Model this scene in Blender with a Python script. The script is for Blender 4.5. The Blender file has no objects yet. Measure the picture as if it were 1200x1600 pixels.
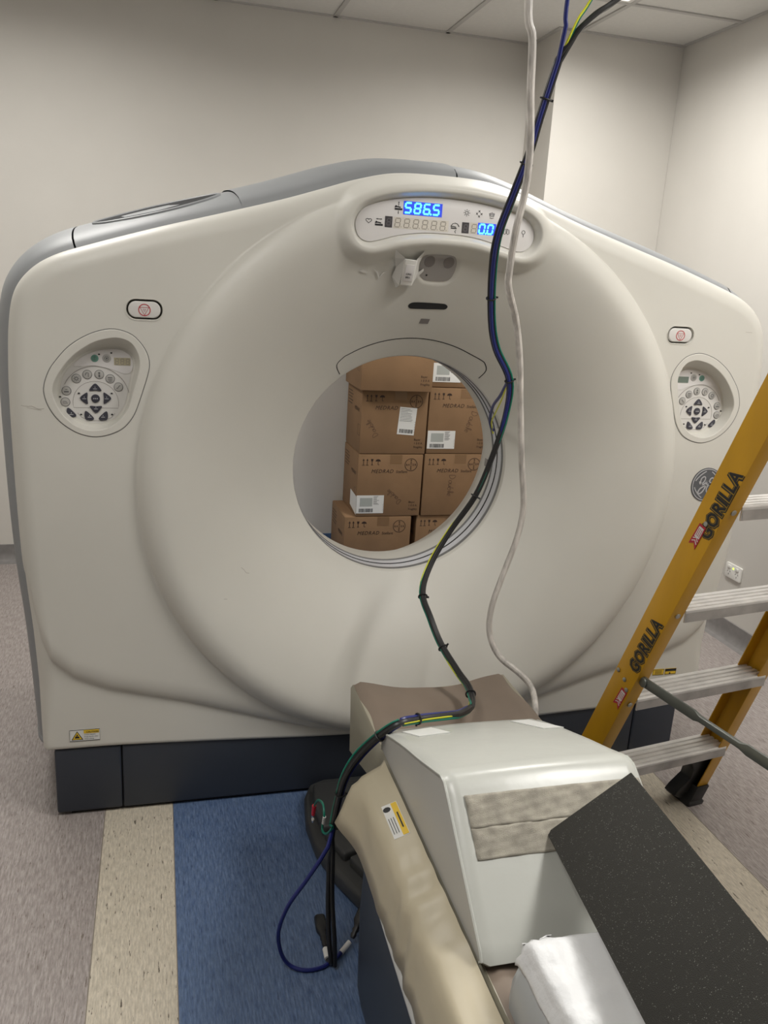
import bpy, bmesh, math, random
import numpy as np
from mathutils import Vector, Matrix
random.seed(7)
S = bpy.context.scene
COL = S.collection
PI = math.pi

# ------------------------------------------------------------------ camera
yaw, pitch, roll, FPX = 0.27062, 0.27297, 0.06164, 1306.0
fw = Vector((math.sin(yaw)*math.cos(pitch), math.cos(yaw)*math.cos(pitch), -math.sin(pitch)))
rt = Vector((math.cos(yaw), -math.sin(yaw), 0)); up = rt.cross(fw)
r2 = rt*math.cos(roll) + up*math.sin(roll); u2 = -rt*math.sin(roll) + up*math.cos(roll)
cd = bpy.data.cameras.new('camera'); cam = bpy.data.objects.new('camera', cd); COL.objects.link(cam)
cam.matrix_world = Matrix(((r2.x, u2.x, -fw.x, -.725), (r2.y, u2.y, -fw.y, -2.367), (r2.z, u2.z, -fw.z, 1.67), (0, 0, 0, 1)))
cd.sensor_fit = 'VERTICAL'; cd.sensor_height = 24.0; cd.lens = FPX/1600*24.0; cd.clip_start = .02
S.camera = cam
# ------------------------------------------------------------------ light and exposure
w = bpy.data.worlds.new('world'); S.world = w; w.use_nodes = True
w.node_tree.nodes['Background'].inputs[0].default_value = (.9, .95, 1, 1)
w.node_tree.nodes['Background'].inputs[1].default_value = .05
S.view_settings.view_transform = 'Standard'; S.view_settings.look = 'None'
S.view_settings.gamma = 1; S.view_settings.use_curve_mapping = False
S.view_settings.exposure = 0.33
CEIL = 2.97
XL, XR, YB, YF = -2.91, 2.05, 2.48, -5.69     # room: left, right, back wall, wall behind the camera
# ceiling light panels: (x0, x1, y0, y1, watts)
PANELS = [(.81, 1.43, .41, 1.63, 25), (-1.67, -1.05, .41, 1.63, 20), (.81, 1.43, -2.03, -.81, 34), (-1.67, -1.05, -2.03, -.81, 12)]
for i, (x0, x1, y0, y1, W) in enumerate(PANELS):
    ld = bpy.data.lights.new('panel_lamp', 'AREA'); ld.shape = 'RECTANGLE'; ld.size = x1-x0-.08; ld.size_y = y1-y0-.08
    ld.energy = W; ld.color = (1, .975, .93); ld.spread = math.radians(165)
    lo = bpy.data.objects.new('panel_lamp', ld); COL.objects.link(lo); lo.location = ((x0+x1)/2, (y0+y1)/2, CEIL-.02)

# ------------------------------------------------------------------ materials
def mat(name, col, rough=.5, metal=0, noise=0, nscale=8, bump=0, bscale=60, emit=None, estr=0, coat=0, spec=.5, vec=(1, 1, 1), trans=0, sheen=0, sss=0):
    m = bpy.data.materials.new(name); m.use_nodes = True; nt = m.node_tree; N = nt.nodes; L = nt.links
    b = N['Principled BSDF']; c = (*col, 1)
    b.inputs['Base Color'].default_value = c; b.inputs['Roughness'].default_value = rough; b.inputs['Metallic'].default_value = metal
    b.inputs['Specular IOR Level'].default_value = spec; b.inputs['Coat Weight'].default_value = coat
    if trans: b.inputs['Transmission Weight'].default_value = trans
    if sss: b.inputs['Subsurface Weight'].default_value = sss; b.inputs['Subsurface Radius'].default_value = (.02, .02, .015)
    if noise or bump:
        tc = N.new('ShaderNodeTexCoord'); mp = N.new('ShaderNodeMapping'); mp.inputs['Scale'].default_value = vec
        L.new(tc.outputs['Object'], mp.inputs['Vector'])
    if noise:
        n = N.new('ShaderNodeTexNoise'); n.inputs['Scale'].default_value = nscale; n.inputs['Detail'].default_value = 6
        L.new(mp.outputs[0], n.inputs['Vector'])
        r = N.new('ShaderNodeValToRGB'); e = r.color_ramp.elements
        e[0].position = .3; e[1].position = .7
        e[0].color = tuple(x*(1-noise) for x in col)+(1,); e[1].color = tuple(min(1, x*(1+noise)) for x in col)+(1,)
        L.new(n.outputs['Fac'], r.inputs[0]); L.new(r.outputs[0], b.inputs['Base Color'])
    if bump:
        n2 = N.new('ShaderNodeTexNoise'); n2.inputs['Scale'].default_value = bscale; n2.inputs['Detail'].default_value = 4
        L.new(mp.outputs[0], n2.inputs['Vector'])
        bp = N.new('ShaderNodeBump'); bp.inputs['Strength'].default_value = bump; bp.inputs['Distance'].default_value = .01
        L.new(n2.outputs['Fac'], bp.inputs['Height']); L.new(bp.outputs[0], b.inputs['Normal'])
    if emit: b.inputs['Emission Color'].default_value = (*emit, 1); b.inputs['Emission Strength'].default_value = estr
    return m

def vinyl(name, base, streak, dark, darkamt, sx=60, sy=4):
    """homogeneous sheet vinyl: fine streaks that run along Y, sparse dark chips"""
    m = bpy.data.materials.new(name); m.use_nodes = True; nt = m.node_tree; N = nt.nodes; L = nt.links
    b = N['Principled BSDF']; b.inputs['Roughness'].default_value = .42; b.inputs['Specular IOR Level'].default_value = .35
    tc = N.new('ShaderNodeTexCoord')
    def nz(sc, vec, det=5):
        mp = N.new('ShaderNodeMapping'); mp.inputs['Scale'].default_value = vec; L.new(tc.outputs['Object'], mp.inputs['Vector'])
        n = N.new('ShaderNodeTexNoise'); n.inputs['Scale'].default_value = sc; n.inputs['Detail'].default_value = det; n.inputs['Roughness'].default_value = .65
        L.new(mp.outputs[0], n.inputs['Vector']); return n.outputs['Fac']
    def ramp(f, p0, p1, c0, c1):
        r = N.new('ShaderNodeValToRGB'); e = r.color_ramp.elements; e[0].position = p0; e[1].position = p1; e[0].color = (*c0, 1); e[1].color = (*c1, 1)
        L.new(f, r.inputs[0]); return r.outputs[0]
    a = ramp(nz(1, (sx*3.0, sy*5, 1)), .36, .64, streak, base)
    a2 = ramp(nz(1, (sx*3.5, sy*9, 1), 3), .35, .65, (.80, .80, .80), (1.12, 1.12, 1.12))
    mx = N.new('ShaderNodeMix'); mx.data_type = 'RGBA'; mx.blend_type = 'MULTIPLY'; mx.inputs[0].default_value = 1
    L.new(a, mx.inputs[6]); L.new(a2, mx.inputs[7])
    k = ramp(nz(1, (sx*2.4, sy*5, 1), 3), .63, .665, (0, 0, 0), (darkamt,)*3)
    m2 = N.new('ShaderNodeMix'); m2.data_type = 'RGBA'; L.new(k, m2.inputs[0]); L.new(mx.outputs[2], m2.inputs[6]); m2.inputs[7].default_value = (*dark, 1)
    L.new(m2.outputs[2], b.inputs['Base Color'])
    return m

M = {}
M['wall'] = mat('painted_wall', (.635, .612, .57), .75, noise=.02, nscale=3, bump=.05, bscale=300)
M['ceil'] = mat('ceiling_tile', (.70, .69, .66), .9, noise=.02, nscale=40, bump=.25, bscale=260)
M['grid'] = mat('ceiling_grid', (.50, .49, .47), .5)
M['cover'] = mat('cover_plastic', (.635, .62, .57), .42, noise=.035, nscale=2.2, spec=.4, bump=.03, bscale=500)
M['cover2'] = mat('console_plastic', (.66, .645, .62), .4, spec=.4)
M['plate'] = mat('display_plate', (.72, .70, .69), .35)
M['shell'] = mat('grey_shell', (.265, .275, .285), .5, noise=.03, nscale=5)
M['dark'] = mat('dark_void', (.012, .012, .013), .7)
M['slate'] = mat('slate_plinth', (.030, .036, .050), .45, noise=.06, nscale=5)
M['pedestal'] = mat('pedestal_plastic', (.030, .036, .046), .4)
M['foot'] = mat('foot_cover', (.043, .044, .044), .5, bump=.15, bscale=500)
M['trim'] = mat('bore_trim', (.16, .16, .16), .4)
M['mylar'] = mat('bore_window', (.62, .63, .67), .28, spec=.6)
M['key'] = mat('dark_key', (.045, .045, .06), .35)
M['grey_key'] = mat('grey_key', (.42, .41, .39), .45)
M['green'] = mat('green_key', (.13, .30, .24), .45)
M['ink'] = mat('black_print', (.015, .015, .017), .6)
M['ink2'] = mat('white_print', (.75, .75, .75), .5)
M['glyph'] = mat('key_glyph', (.12, .12, .12), .5)
M['red'] = mat('red_print', (.45, .025, .04), .5)
M['lcd'] = mat('lcd_amber', (.50, .45, .30), .3)
M['seg'] = mat('unlit_segment', (.34, .31, .27), .4)
M['lcd2'] = mat('lcd_green', (.16, .20, .17), .3)
M['lit'] = mat('lit_segment', (.02, .3, .9), .4, emit=(.06, .60, 1.0), estr=4.0)
M['litwin'] = mat('lit_window', (.05, .10, .75), .4, emit=(.02, .05, 1.0), estr=.2)
M['unlit'] = mat('display_window', (.68, .64, .57), .3)
M['sens'] = mat('sensor_window', (.36, .34, .32), .25)
M['sens2'] = mat('sensor_lens', (.22, .20, .19), .25)
M['yellow'] = mat('label_yellow', (.75, .50, .03), .5)
M['white'] = mat('label_white', (.72, .72, .70), .5)
M['orange'] = mat('label_orange', (.85, .35, .02), .5)
M['vin_lilac'] = vinyl('lilac_vinyl', (.40, .36, .345), (.27, .235, .22), (.12, .09, .07), .7)
M['vin_cream'] = vinyl('cream_vinyl', (.60, .545, .45), (.52, .465, .375), (.07, .055, .04), .9)
M['vin_blue'] = vinyl('blue_vinyl', (.135, .195, .320), (.070, .115, .225), (.03, .05, .12), .5)
M['skirt'] = mat('grey_coving', (.22, .21, .205), .5, noise=.1, nscale=30)
M['skirt_blue'] = mat('blue_coving', (.075, .14, .28), .5, noise=.1, nscale=30)
M['card'] = mat('cardboard', (.235, .137, .068), .8, noise=.08, nscale=6, bump=.05, bscale=200)
M['card2'] = mat('cardboard_side', (.26, .152, .078), .8, noise=.05, nscale=6)
M['tape'] = mat('packing_tape', (.22, .13, .066), .25)
M['print'] = mat('box_print', (.035, .018, .012), .7)
M['pen'] = mat('pen_line', (.10, .055, .035), .7)
M['greylab'] = mat('label_grey', (.38, .40, .38), .6)
M['beige'] = mat('beige_vinyl', (.50, .445, .325), .40, noise=.08, nscale=5, spec=.5)
M['beige2'] = mat('milky_vinyl', (.31, .29, .225), .35, noise=.05, nscale=6, spec=.5)
M['padtop'] = mat('taupe_pad', (.195, .152, .118), .55, noise=.10, nscale=5)
M['bolster'] = mat('grey_vinyl', (.50, .51, .475), .27, noise=.03, nscale=4, bump=.10, bscale=14, spec=.5)
M['bolster2'] = mat('grey_vinyl_side', (.46, .455, .43), .35, noise=.03, nscale=4, bump=.06, bscale=10)
M['foam'] = mat('charcoal_foam', (.03, .03, .027), .8, bump=.5, bscale=900, spec=.25)
M['wrap'] = mat('white_wrap', (.74, .75, .76), .38, spec=.5, bump=.5, bscale=30)
M['headrest'] = mat('grey_headrest', (.36, .37, .37), .35)
M['sheet'] = mat('white_sheet', (.75, .76, .74), .45)
M['frp'] = mat('yellow_fibreglass', (.60, .315, .010), .36, noise=.08, nscale=14, vec=(1, 1, .15), spec=.5)
M['alu'] = mat('aluminium', (.76, .745, .725), .4, metal=.2, noise=.12, nscale=16, vec=(1, 1, 1))
M['alud'] = mat('scuffed_aluminium', (.42, .40, .385), .5, metal=.2, noise=.3, nscale=12)
M['steel'] = mat('grey_steel', (.20, .215, .20), .42, metal=.6, noise=.1)
M['rivet'] = mat('rivet', (.42, .42, .40), .35, metal=.8)
M['rubber'] = mat('black_rubber', (.012, .012, .013), .45)
M['c_black'] = mat('black_cable', (.013, .013, .014), .38)
M['c_blue'] = mat('blue_cable', (.010, .018, .15), .35)
M['c_green'] = mat('green_wire', (.0, .16, .105), .4)
M['c_yel'] = mat('yellow_wire', (.62, .62, .03), .4)
M['c_white'] = mat('white_cable', (.55, .52, .485), .5, noise=.34, nscale=55, vec=(1, 1, .25))
M['crimp'] = mat('red_crimp', (.65, .02, .04), .3)
M['tin'] = mat('tin', (.7, .7, .7), .25, metal=1)
M['socket'] = mat('socket_plastic', (.78, .77, .73), .35)
M['neon'] = mat('neon', (.6, .8, .05), .4, emit=(.7, 1, .1), estr=1.5)
M['diffuser'] = mat('light_diffuser', (.9, .9, .88), .5, emit=(1, .97, .92), estr=2.5)
M['tapeclear'] = mat('clear_tape', (.70, .69, .66), .15, spec=.7)

def foam_speckle():
    nt = M['foam'].node_tree; N = nt.nodes; L = nt.links; b = N['Principled BSDF']
    tc = N.new('ShaderNodeTexCoord')
    v = N.new('ShaderNodeTexVoronoi'); v.inputs['Scale'].default_value = 300; L.new(tc.outputs['Object'], v.inputs['Vector'])
    n = N.new('ShaderNodeTexNoise'); n.inputs['Scale'].default_value = 90; L.new(tc.outputs['Object'], n.inputs['Vector'])
    r = N.new('ShaderNodeValToRGB'); e = r.color_ramp.elements; e[0].position = .14; e[1].position = .26; e[0].color = (1, 1, 1, 1); e[1].color = (0, 0, 0, 1); L.new(v.outputs['Distance'], r.inputs[0])
    r2_ = N.new('ShaderNodeValToRGB'); e = r2_.color_ramp.elements; e[0].position = .47; e[1].position = .58; L.new(n.outputs['Fac'], r2_.inputs[0])
    mu = N.new('ShaderNodeMath'); mu.operation = 'MULTIPLY'; L.new(r.outputs[0], mu.inputs[0]); L.new(r2_.outputs[0], mu.inputs[1])
    mx = N.new('ShaderNodeMix'); mx.data_type = 'RGBA'; L.new(mu.outputs[0], mx.inputs[0])
    mx.inputs[6].default_value = (.031, .030, .026, 1); mx.inputs[7].default_value = (.17, .167, .155, 1); L.new(mx.outputs[2], b.inputs['Base Color'])
foam_speckle()
def velcro_mat():
    m = mat('worn_velcro', (.36, .335, .28), .9, noise=.25, nscale=38, bump=.35, bscale=800); return m
M['velcro'] = velcro_mat()

# ------------------------------------------------------------------ helpers
WL = {}                                              # world location of every object built
def thing(name, label, cat, loc=(0, 0, 0), group=None):
    o = bpy.data.objects.new(name, None); COL.objects.link(o); o.location = loc; WL[o] = Vector(loc)
    o.empty_display_size = .05
    o['label'] = label; o['category'] = cat
    if group: o['group'] = group
    return o
def tag(o, label=None, cat=None, group=None, kind=None):
    if label: o['label'] = label
    if cat: o['category'] = cat
    if group: o['group'] = group
    if kind: o['kind'] = kind
    return o
class MB:
    def __init__(s): s.v = []; s.f = []
    def add(s, vs, fs, mp=None):
        k = len(s.v)
        s.v += [tuple(mp(*p)) if mp else tuple(p) for p in vs]
        s.f += [[i+k for i in f] for f in fs]
        return s
    def box(s, x0, x1, y0, y1, z0, z1, mp=None):
        return s.add([(x0, y0, z0), (x1, y0, z0), (x1, y1, z0), (x0, y1, z0), (x0, y0, z1), (x1, y0, z1), (x1, y1, z1), (x0, y1, z1)],
                     [[0, 3, 2, 1], [4, 5, 6, 7], [0, 1, 5, 4], [1, 2, 6, 5], [2, 3, 7, 6], [3, 0, 4, 7]], mp)
    def prism(s, pts, w0, w1, mp=None):
        """outline pts (u,v) extruded from w0 to w1; caps are single faces"""
        n = len(pts)
        return s.add([(p[0], p[1], w0) for p in pts]+[(p[0], p[1], w1) for p in pts],
                     [list(range(n))[::-1], list(range(n, 2*n))]+[[i, (i+1) % n, n+(i+1) % n, n+i] for i in range(n)], mp)
    def tube(s, path, r, seg=8, mp=None, closed=False, flat=1):
        P = [Vector(p) for p in path]; n = len(P)
        R = r if hasattr(r, '__len__') else [r]*n
        rings = []; prev = None
        for i in range(n):
            a = P[i-1] if (i > 0 or closed) else P[i]; b = P[(i+1) % n] if (i < n-1 or closed) else P[i]
            t = (b-a).normalized()
            if prev is None:
                q = Vector((0, 0, 1)) if abs(t.z) < .9 else Vector((1, 0, 0)); nx = t.cross(q).normalized()
            else: nx = (prev-t*prev.dot(t)).normalized()
            prev = nx; ny = t.cross(nx)
            rings.append([P[i]+nx*math.cos(2*PI*k/seg)*R[i]+ny*math.sin(2*PI*k/seg)*R[i]*flat for k in range(seg)])
        vs = [p for q in rings for p in q]; fs = []
        for i in range(n if closed else n-1):
            j = (i+1) % n
            for k in range(seg):
                l = (k+1) % seg; fs.append([i*seg+k, i*seg+l, j*seg+l, j*seg+k])
        if not closed: fs += [list(range(seg))[::-1], [(n-1)*seg+k for k in range(seg)]]
        return s.add(vs, fs, mp)
    def ribbon(s, path, wd, w0, w1, mp=None, closed=False):
        """flat stroke of width wd along a 2-D polyline, extruded w0..w1"""
        n = len(path); Lp = []; Rp = []
        for i in range(n):
            a = path[i-1] if (i > 0 or closed) else path[i]; b = path[(i+1) % n] if (i < n-1 or closed) else path[i]
            dx, dy = b[0]-a[0], b[1]-a[1]; l = math.hypot(dx, dy) or 1; nx, ny = -dy/l*wd/2, dx/l*wd/2
            Lp.append((path[i][0]+nx, path[i][1]+ny)); Rp.append((path[i][0]-nx, path[i][1]-ny))
        vs = [(*p, w1) for p in Lp]+[(*p, w1) for p in Rp]+[(*p, w0) for p in Lp]+[(*p, w0) for p in Rp]; fs = []
        for i in range(n if closed else n-1):
            j = (i+1) % n
            fs += [[i, j, n+j, n+i], [2*n+i, 2*n+j, j, i], [n+i, n+j, 3*n+j, 3*n+i]]
        return s.add(vs, fs, mp)
    def loft(s, rings, closed=True, cap0=False, cap1=False, mp=None):
        n = len(rings[0]); vs = [p for r in rings for p in r]; fs = []
        for i in range(len(rings)-1):
            for k in range(n if closed else n-1):
                l = (k+1) % n; fs.append([i*n+k, i*n+l, (i+1)*n+l, (i+1)*n+k])
        if cap0: fs.append(list(range(n))[::-1])
        if cap1: fs.append([(len(rings)-1)*n+k for k in range(n)])
        return s.add(vs, fs, mp)
    def build(s, name, m, parent=None, smooth=True, bevel=0, bseg=2, sharp=35, tri=False):
        loc = Vector((0, 0, 0))
        if parent is not None: loc = WL[parent]
        v = np.array(s.v, float)-np.array(loc)
        me = bpy.data.meshes.new(name); me.from_pydata(v.tolist(), [], s.f); me.update()
        me.materials.append(M[m] if isinstance(m, str) else m)
        if bevel or tri:
            bm = bmesh.new(); bm.from_mesh(me)
            if bevel:
                bmesh.ops.remove_doubles(bm, verts=bm.verts, dist=1e-5)
                bmesh.ops.recalc_face_normals(bm, faces=bm.faces)
                es = [e for e in bm.edges if len(e.link_faces) == 2 and e.calc_face_angle(0) > math.radians(30)]
                if es: bmesh.ops.bevel(bm, geom=es, offset=bevel, segments=bseg, profile=.5, affect='EDGES', clamp_overlap=True)
            if tri: bmesh.ops.triangulate(bm, faces=[f for f in bm.faces if len(f.verts) > 4])
            bm.to_mesh(me); bm.free()
        if smooth:
            me.polygons.foreach_set('use_smooth', [True]*len(me.polygons)); me.set_sharp_from_angle(angle=math.radians(sharp))
        o = bpy.data.objects.new(name, me); COL.objects.link(o)
        if parent is not None: o.parent = parent
        WL[o] = loc.copy()
        return o
def spline(P, n=8, closed=False):
    P = np.array(P, float); m = len(P); o = []
    for i in range(m if closed else m-1):
        if closed: a, b, c, d = P[i-1], P[i], P[(i+1) % m], P[(i+2) % m]
        else: a, b, c, d = P[max(i-1, 0)], P[i], P[i+1], P[min(i+2, m-1)]
        for k in range(n):
            t = k/n; o.append(.5*(2*b+(c-a)*t+(2*a-5*b+4*c-d)*t*t+(3*b-a-3*c+d)*t**3))
    if not closed: o.append(P[-1])
    return np.array(o)
def copy_tree(o, parent=None, label=None):
    c = o.copy(); COL.objects.link(c)
    if parent: c.parent = parent
    if label: c['label'] = label
    for ch in list(o.children): copy_tree(ch, c)
    return c
_tc = {}
def text_mesh(s, size=1.0, offset=0.0, align='LEFT', shear=0, space=1.0):
    key = (s, offset, shear, space, align)
    if key not in _tc:
        cu = bpy.data.curves.new('t', 'FONT'); cu.body = s; cu.size = 1; cu.offset = offset; cu.align_x = align; cu.shear = shear; cu.space_character = space
        cu.resolution_u = 2
        ob = bpy.data.objects.new('t', cu); COL.objects.link(ob)
        dg = bpy.context.evaluated_depsgraph_get(); me = bpy.data.meshes.new_from_object(ob.evaluated_get(dg))
        vs = [(p.co.x, p.co.y) for p in me.vertices]; fs = [list(p.vertices) for p in me.polygons]
        bpy.data.objects.remove(ob); bpy.data.curves.remove(cu); bpy.data.meshes.remove(me)
        _tc[key] = (vs, fs)
    vs, fs = _tc[key]
    return [(x*size, y*size) for x, y in vs], fs
def put_text(mb, s, u, v, size, w, mp, ang=0, **k):
    vs, fs = text_mesh(s, size, **k); c, d = math.cos(ang), math.sin(ang)
    mb.add([(u+x*c-y*d, v+x*d+y*c, w) for x, y in vs], fs, mp)
def circle(cx, cy, r, n=20, ry=None): return [(cx+r*math.cos(2*PI*k/n), cy+(ry or r)*math.sin(2*PI*k/n)) for k in range(n)]
def rrect(x0, x1, y0, y1, r, n=5):
    o = []
    for cx, cy, a in ((x1-r, y1-r, 0), (x0+r, y1-r, 90), (x0+r, y0+r, 180), (x1-r, y0+r, 270)):
        for k in range(n+1):
            t = math.radians(a+90*k/n); o.append((cx+r*math.cos(t), cy+r*math.sin(t)))
    return o
SEG = {'0': 'abcdef', '5': 'afgcd', '6': 'afgedc', '8': 'abcdefg'}
def seven(mb, ch, u, v, w, h, t, z, mp, slant=.12):
    S7 = {'a': ((0, 1), (1, 1)), 'b': ((1, 1), (1, .5)), 'c': ((1, .5), (1, 0)), 'd': ((0, 0), (1, 0)), 'e': ((0, .5), (0, 0)), 'f': ((0, 1), (0, .5)), 'g': ((0, .5), (1, .5))}
    for q in SEG[ch]:
        (a, b), (c, d) = S7[q]; g = .06
        if a == c: b2, d2 = b-(b-d)*g*2, d+(b-d)*g*2; a2, c2 = a, c
        else: a2, c2 = a+g, c-g; b2, d2 = b, d
        mb.ribbon([(u+a2*w+b2*h*slant, v+b2*h), (u+c2*w+d2*h*slant, v+d2*h)], t, z-.0004, z, mp)

# ------------------------------------------------------------------ room
def struct(o): o['kind'] = 'structure'; return o
fl = struct(MB().box(XL-.1, XR+.1, YF-.1, YB+.1, -.10, -.004).build('floor', 'vin_lilac', smooth=False))
strips = [(XL, -.908, 'vin_lilac', 'lilac grey streaked vinyl'), (-.906, -.702, 'vin_cream', 'cream flecked vinyl band'), (-.70, .78, 'vin_blue', 'blue streaked vinyl'), (.782, .988, 'vin_cream', 'cream flecked vinyl band'), (.99, XR, 'vin_lilac', 'lilac grey streaked vinyl')]
for x0, x1, m, lb in strips:
    o = MB().box(x0, x1, YF, YB, -.005, 0).build('vinyl_strip', m, fl, smooth=False); o['label'] = lb
o = MB()
for x in (-.907, -.701, .781, .989): o.box(x-.0012, x+.0012, YF, YB, -.004, .0003)
o.build('weld_line', mat('weld', (.22, .19, .15), .6), fl, smooth=False)
struct(MB().box(XL-.1, XR+.1, YB, YB+.1, 0, CEIL+.1).build('wall_back', 'wall', smooth=False))
struct(MB().box(XR, XR+.1, YF, YB, 0, CEIL+.1).build('wall_right', 'wall', smooth=False))
struct(MB().box(XL-.1, XL, YF, YB, 0, CEIL+.1).build('wall_left', 'wall', smooth=False))
struct(MB().box(XL-.1, XR+.1, YF-.1, YF, 0, CEIL+.1).build('wall_front', 'wall', smooth=False))
struct(MB().box(1.318, XR-.001, 2.13, YB-.001, 0, CEIL).build('wall_boxed_column', 'wall', smooth=False))
def coving(name, runs, m, H=.10):
    b = MB()
    for (x0, y0, x1, y1, nx, ny) in runs:
        prof = [(.05, 0), (.02, .006), (.008, .022), (.005, .05), (.005, H), (.0, H+.002)]
        b.loft([[(x0+nx*d, y0+ny*d, z) for d, z in prof], [(x1+nx*d, y1+ny*d, z) for d, z in prof]], closed=False)
    return struct(b.build(name, m))
coving('baseboard_back', [(XL, YB, -.70, YB, 0, -1), (.78, YB, 1.318, YB, 0, -1), (1.318, 2.13, XR, 2.13, 0, -1), (1.318, YB, 1.318, 2.13, -1, 0)], 'skirt')
coving('baseboard_blue', [(-.70, YB, .78, YB, 0, -1)], 'skirt_blue', .128)
coving('baseboard_right', [(XR, 2.13, XR, YF, -1, 0)], 'skirt')
coving('baseboard_left', [(XL, YB, XL, YF, 1, 0)], 'skirt')
# ceiling: slab, T-bars, tiles
cl = struct(MB().box(XL-.1, XR+.1, YF-.1, YB+.1, CEIL+.03, CEIL+.13).build('ceiling', 'ceil', smooth=False))
gx = [-2.91, -2.29, -1.67, -1.05, -.43, .19, .81, 1.43, 2.05]; gy = [-5.69, -4.47, -3.25, -2.03, -.81, .41, 1.63, 2.85]
g = MB()
for x in gx[1:-1]: g.box(x-.012, x+.012, YF, YB, CEIL-.004, CEIL+.028)
for y in gy[1:-1]: g.box(XL, XR, y-.012, y+.012, CEIL-.0045, CEIL+.028)
g.box(XL, XR, YB-.022, YB, CEIL-.004, CEIL+.028); g.box(XR-.022, XR, YF, YB, CEIL-.004, CEIL+.028); g.box(XL, XL+.022, YF, YB, CEIL-.004, CEIL+.028)
g.box(1.318, XR, 2.108, 2.13, CEIL-.005, CEIL+.028); g.box(1.296, 1.318, 2.108, YB, CEIL-.005, CEIL+.028)
g.build('grid_bar', 'grid', cl, smooth=False)
pk = {(round(a[0], 2), round(a[2], 2)) for a in PANELS}
for i in range(8):
    for j in range(7):
        x0, x1, y0, y1 = gx[i], gx[i+1], max(gy[j], YF), min(gy[j+1], YB)
        if (round(gx[i], 2), round(gy[j], 2)) in pk: continue
        if i == 7 and j == 6: y1 = 2.12
        MB().box(x0+.013, x1-.013, y0+.013, y1-.013, CEIL+.002, CEIL+.018).build('ceiling_tile', 'ceil', cl, smooth=False)
for i, (x0, x1, y0, y1, W) in enumerate(PANELS):
    t = thing('ceiling_light', ['white ceiling light panel above the right of the gantry', 'white ceiling light panel above the left end of the gantry', 'white ceiling light panel over the right side of the table', 'white ceiling light panel on the left over the open floor'][i], 'ceiling light', ((x0+x1)/2, (y0+y1)/2, CEIL))
    b = MB()
    for a in ((x0+.013, x1-.013, y0+.013, y0+.035), (x0+.013, x1-.013, y1-.035, y1-.013), (x0+.013, x0+.035, y0+.035, y1-.035), (x1-.035, x1-.013, y0+.035, y1-.035)): b.box(*a, CEIL-.003, CEIL+.022)
    b.build('frame', 'socket', t, smooth=False)
    MB().box(x0+.035, x1-.035, y0+.035, y1-.035, CEIL+.004, CEIL+.02).build('diffuser', 'diffuser', t, smooth=False)
# power outlet on the right wall
t = thing('power_outlet', 'white double power outlet with a lit green indicator low on the right wall', 'outlet', (XR-.001, 1.0, .30))
mo = lambda u, v, w: (XR-w, 1.0-u, .354+v)
MB().prism(rrect(-.06, .06, -.038, .038, .008), .0005, .010, mo).build('wall_plate', 'socket', t, bevel=.002)
for u in (-.03, .03):
    MB().prism(rrect(u-.011, u+.011, .013, .028, .003), .010, .014, mo).build('switch', 'socket', t, bevel=.001)
    b = MB()
    for a, du in ((30, -.009), (-30, .009)):
        q = math.radians(a); b.ribbon([(u+du-math.sin(q)*.004, -.004-math.cos(q)*.004), (u+du+math.sin(q)*.004, -.004+math.cos(q)*.004)], .003, .0098, .0104, mo)
    b.ribbon([(u, -.014), (u, -.023)], .003, .0098, .0104, mo)
    b.build('pin_slots', 'ink', t, smooth=False)
MB().prism(circle(0, .018, .005, 10), .010, .0115, mo).build('indicator', 'neon', t)

# ------------------------------------------------------------------ CT scanner (local x from the bore axis, z up, y into the machine)
CX, CZ = .052, 1.068
HALF = [(0, 1.957), (.135, 1.952), (.24, 1.928), (.33, 1.898), (.45, 1.858), (.62, 1.808), (.78, 1.762), (.95, 1.708), (1.04, 1.675), (1.10, 1.635), (1.14, 1.58), (1.158, 1.50), (1.166, 1.38), (1.168, 1.25), (1.165, 1.0), (1.158, .80), (1.145, .62), (1.137, .45), (1.132, .30), (1.128, .246), (1.112, .236), (.9, .234), (.6, .222), (.3, .208), (0, .203)]
OUT = spline(HALF+[(-x, z) for x, z in HALF[-2:0:-1]], 6, closed=True)
def sdf(P, poly):
    A = np.array(poly, float); B = np.roll(A, -1, 0); best = np.full(len(P), 1e9); ins = np.zeros(len(P), bool)
    for a, b in zip(A, B):
        e = b-a; q = P-a; t = np.clip((q@e)/max(e@e, 1e-12), 0, 1); d = q-t[:, None]*e
        best = np.minimum(best, (d*d).sum(1)); c = ((a[1] > P[:, 1]) != (b[1] > P[:, 1]))
        if abs(e[1]) > 1e-12: ins ^= c & (P[:, 0] < a[0]+(P[:, 1]-a[1])*e[0]/e[1])
    return np.where(ins, -1, 1)*np.sqrt(best)
def sm(a, b, x):
    t = np.clip((x-a)/(b-a), 0, 1); return t*t*(3-2*t)
CREX = [0, .2, .3, .44, .70, .93, 1.03, 1.09, 1.115, 1.15]; CREZ = [.215, .225, .247, .290, .375, .435, .480, .535, .60, .80]
POD = spline([(-.256, 1.797), (-.254, 1.823), (-.234, 1.849), (-.192, 1.867), (-.13, 1.881), (-.047, 1.889), (.047, 1.889), (.13, 1.881), (.200, 1.868), (.245, 1.850), (.268, 1.825), (.270, 1.797), (.255, 1.774), (.226, 1.764), (.167, 1.778), (.087, 1.794), (.01, 1.798), (-.065, 1.796), (-.138, 1.784), (-.191, 1.768), (-.22, 1.763), (-.244, 1.773)], 4, closed=True)
WIN = spline([(-.051, 1.72), (-.040, 1.738), (0, 1.742), (.043, 1.740), (.058, 1.722), (.055, 1.688), (.040, 1.671), (0, 1.668), (-.030, 1.672), (-.047, 1.69)], 4, closed=True)
PODY, LIPY = -.016, -.046
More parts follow.
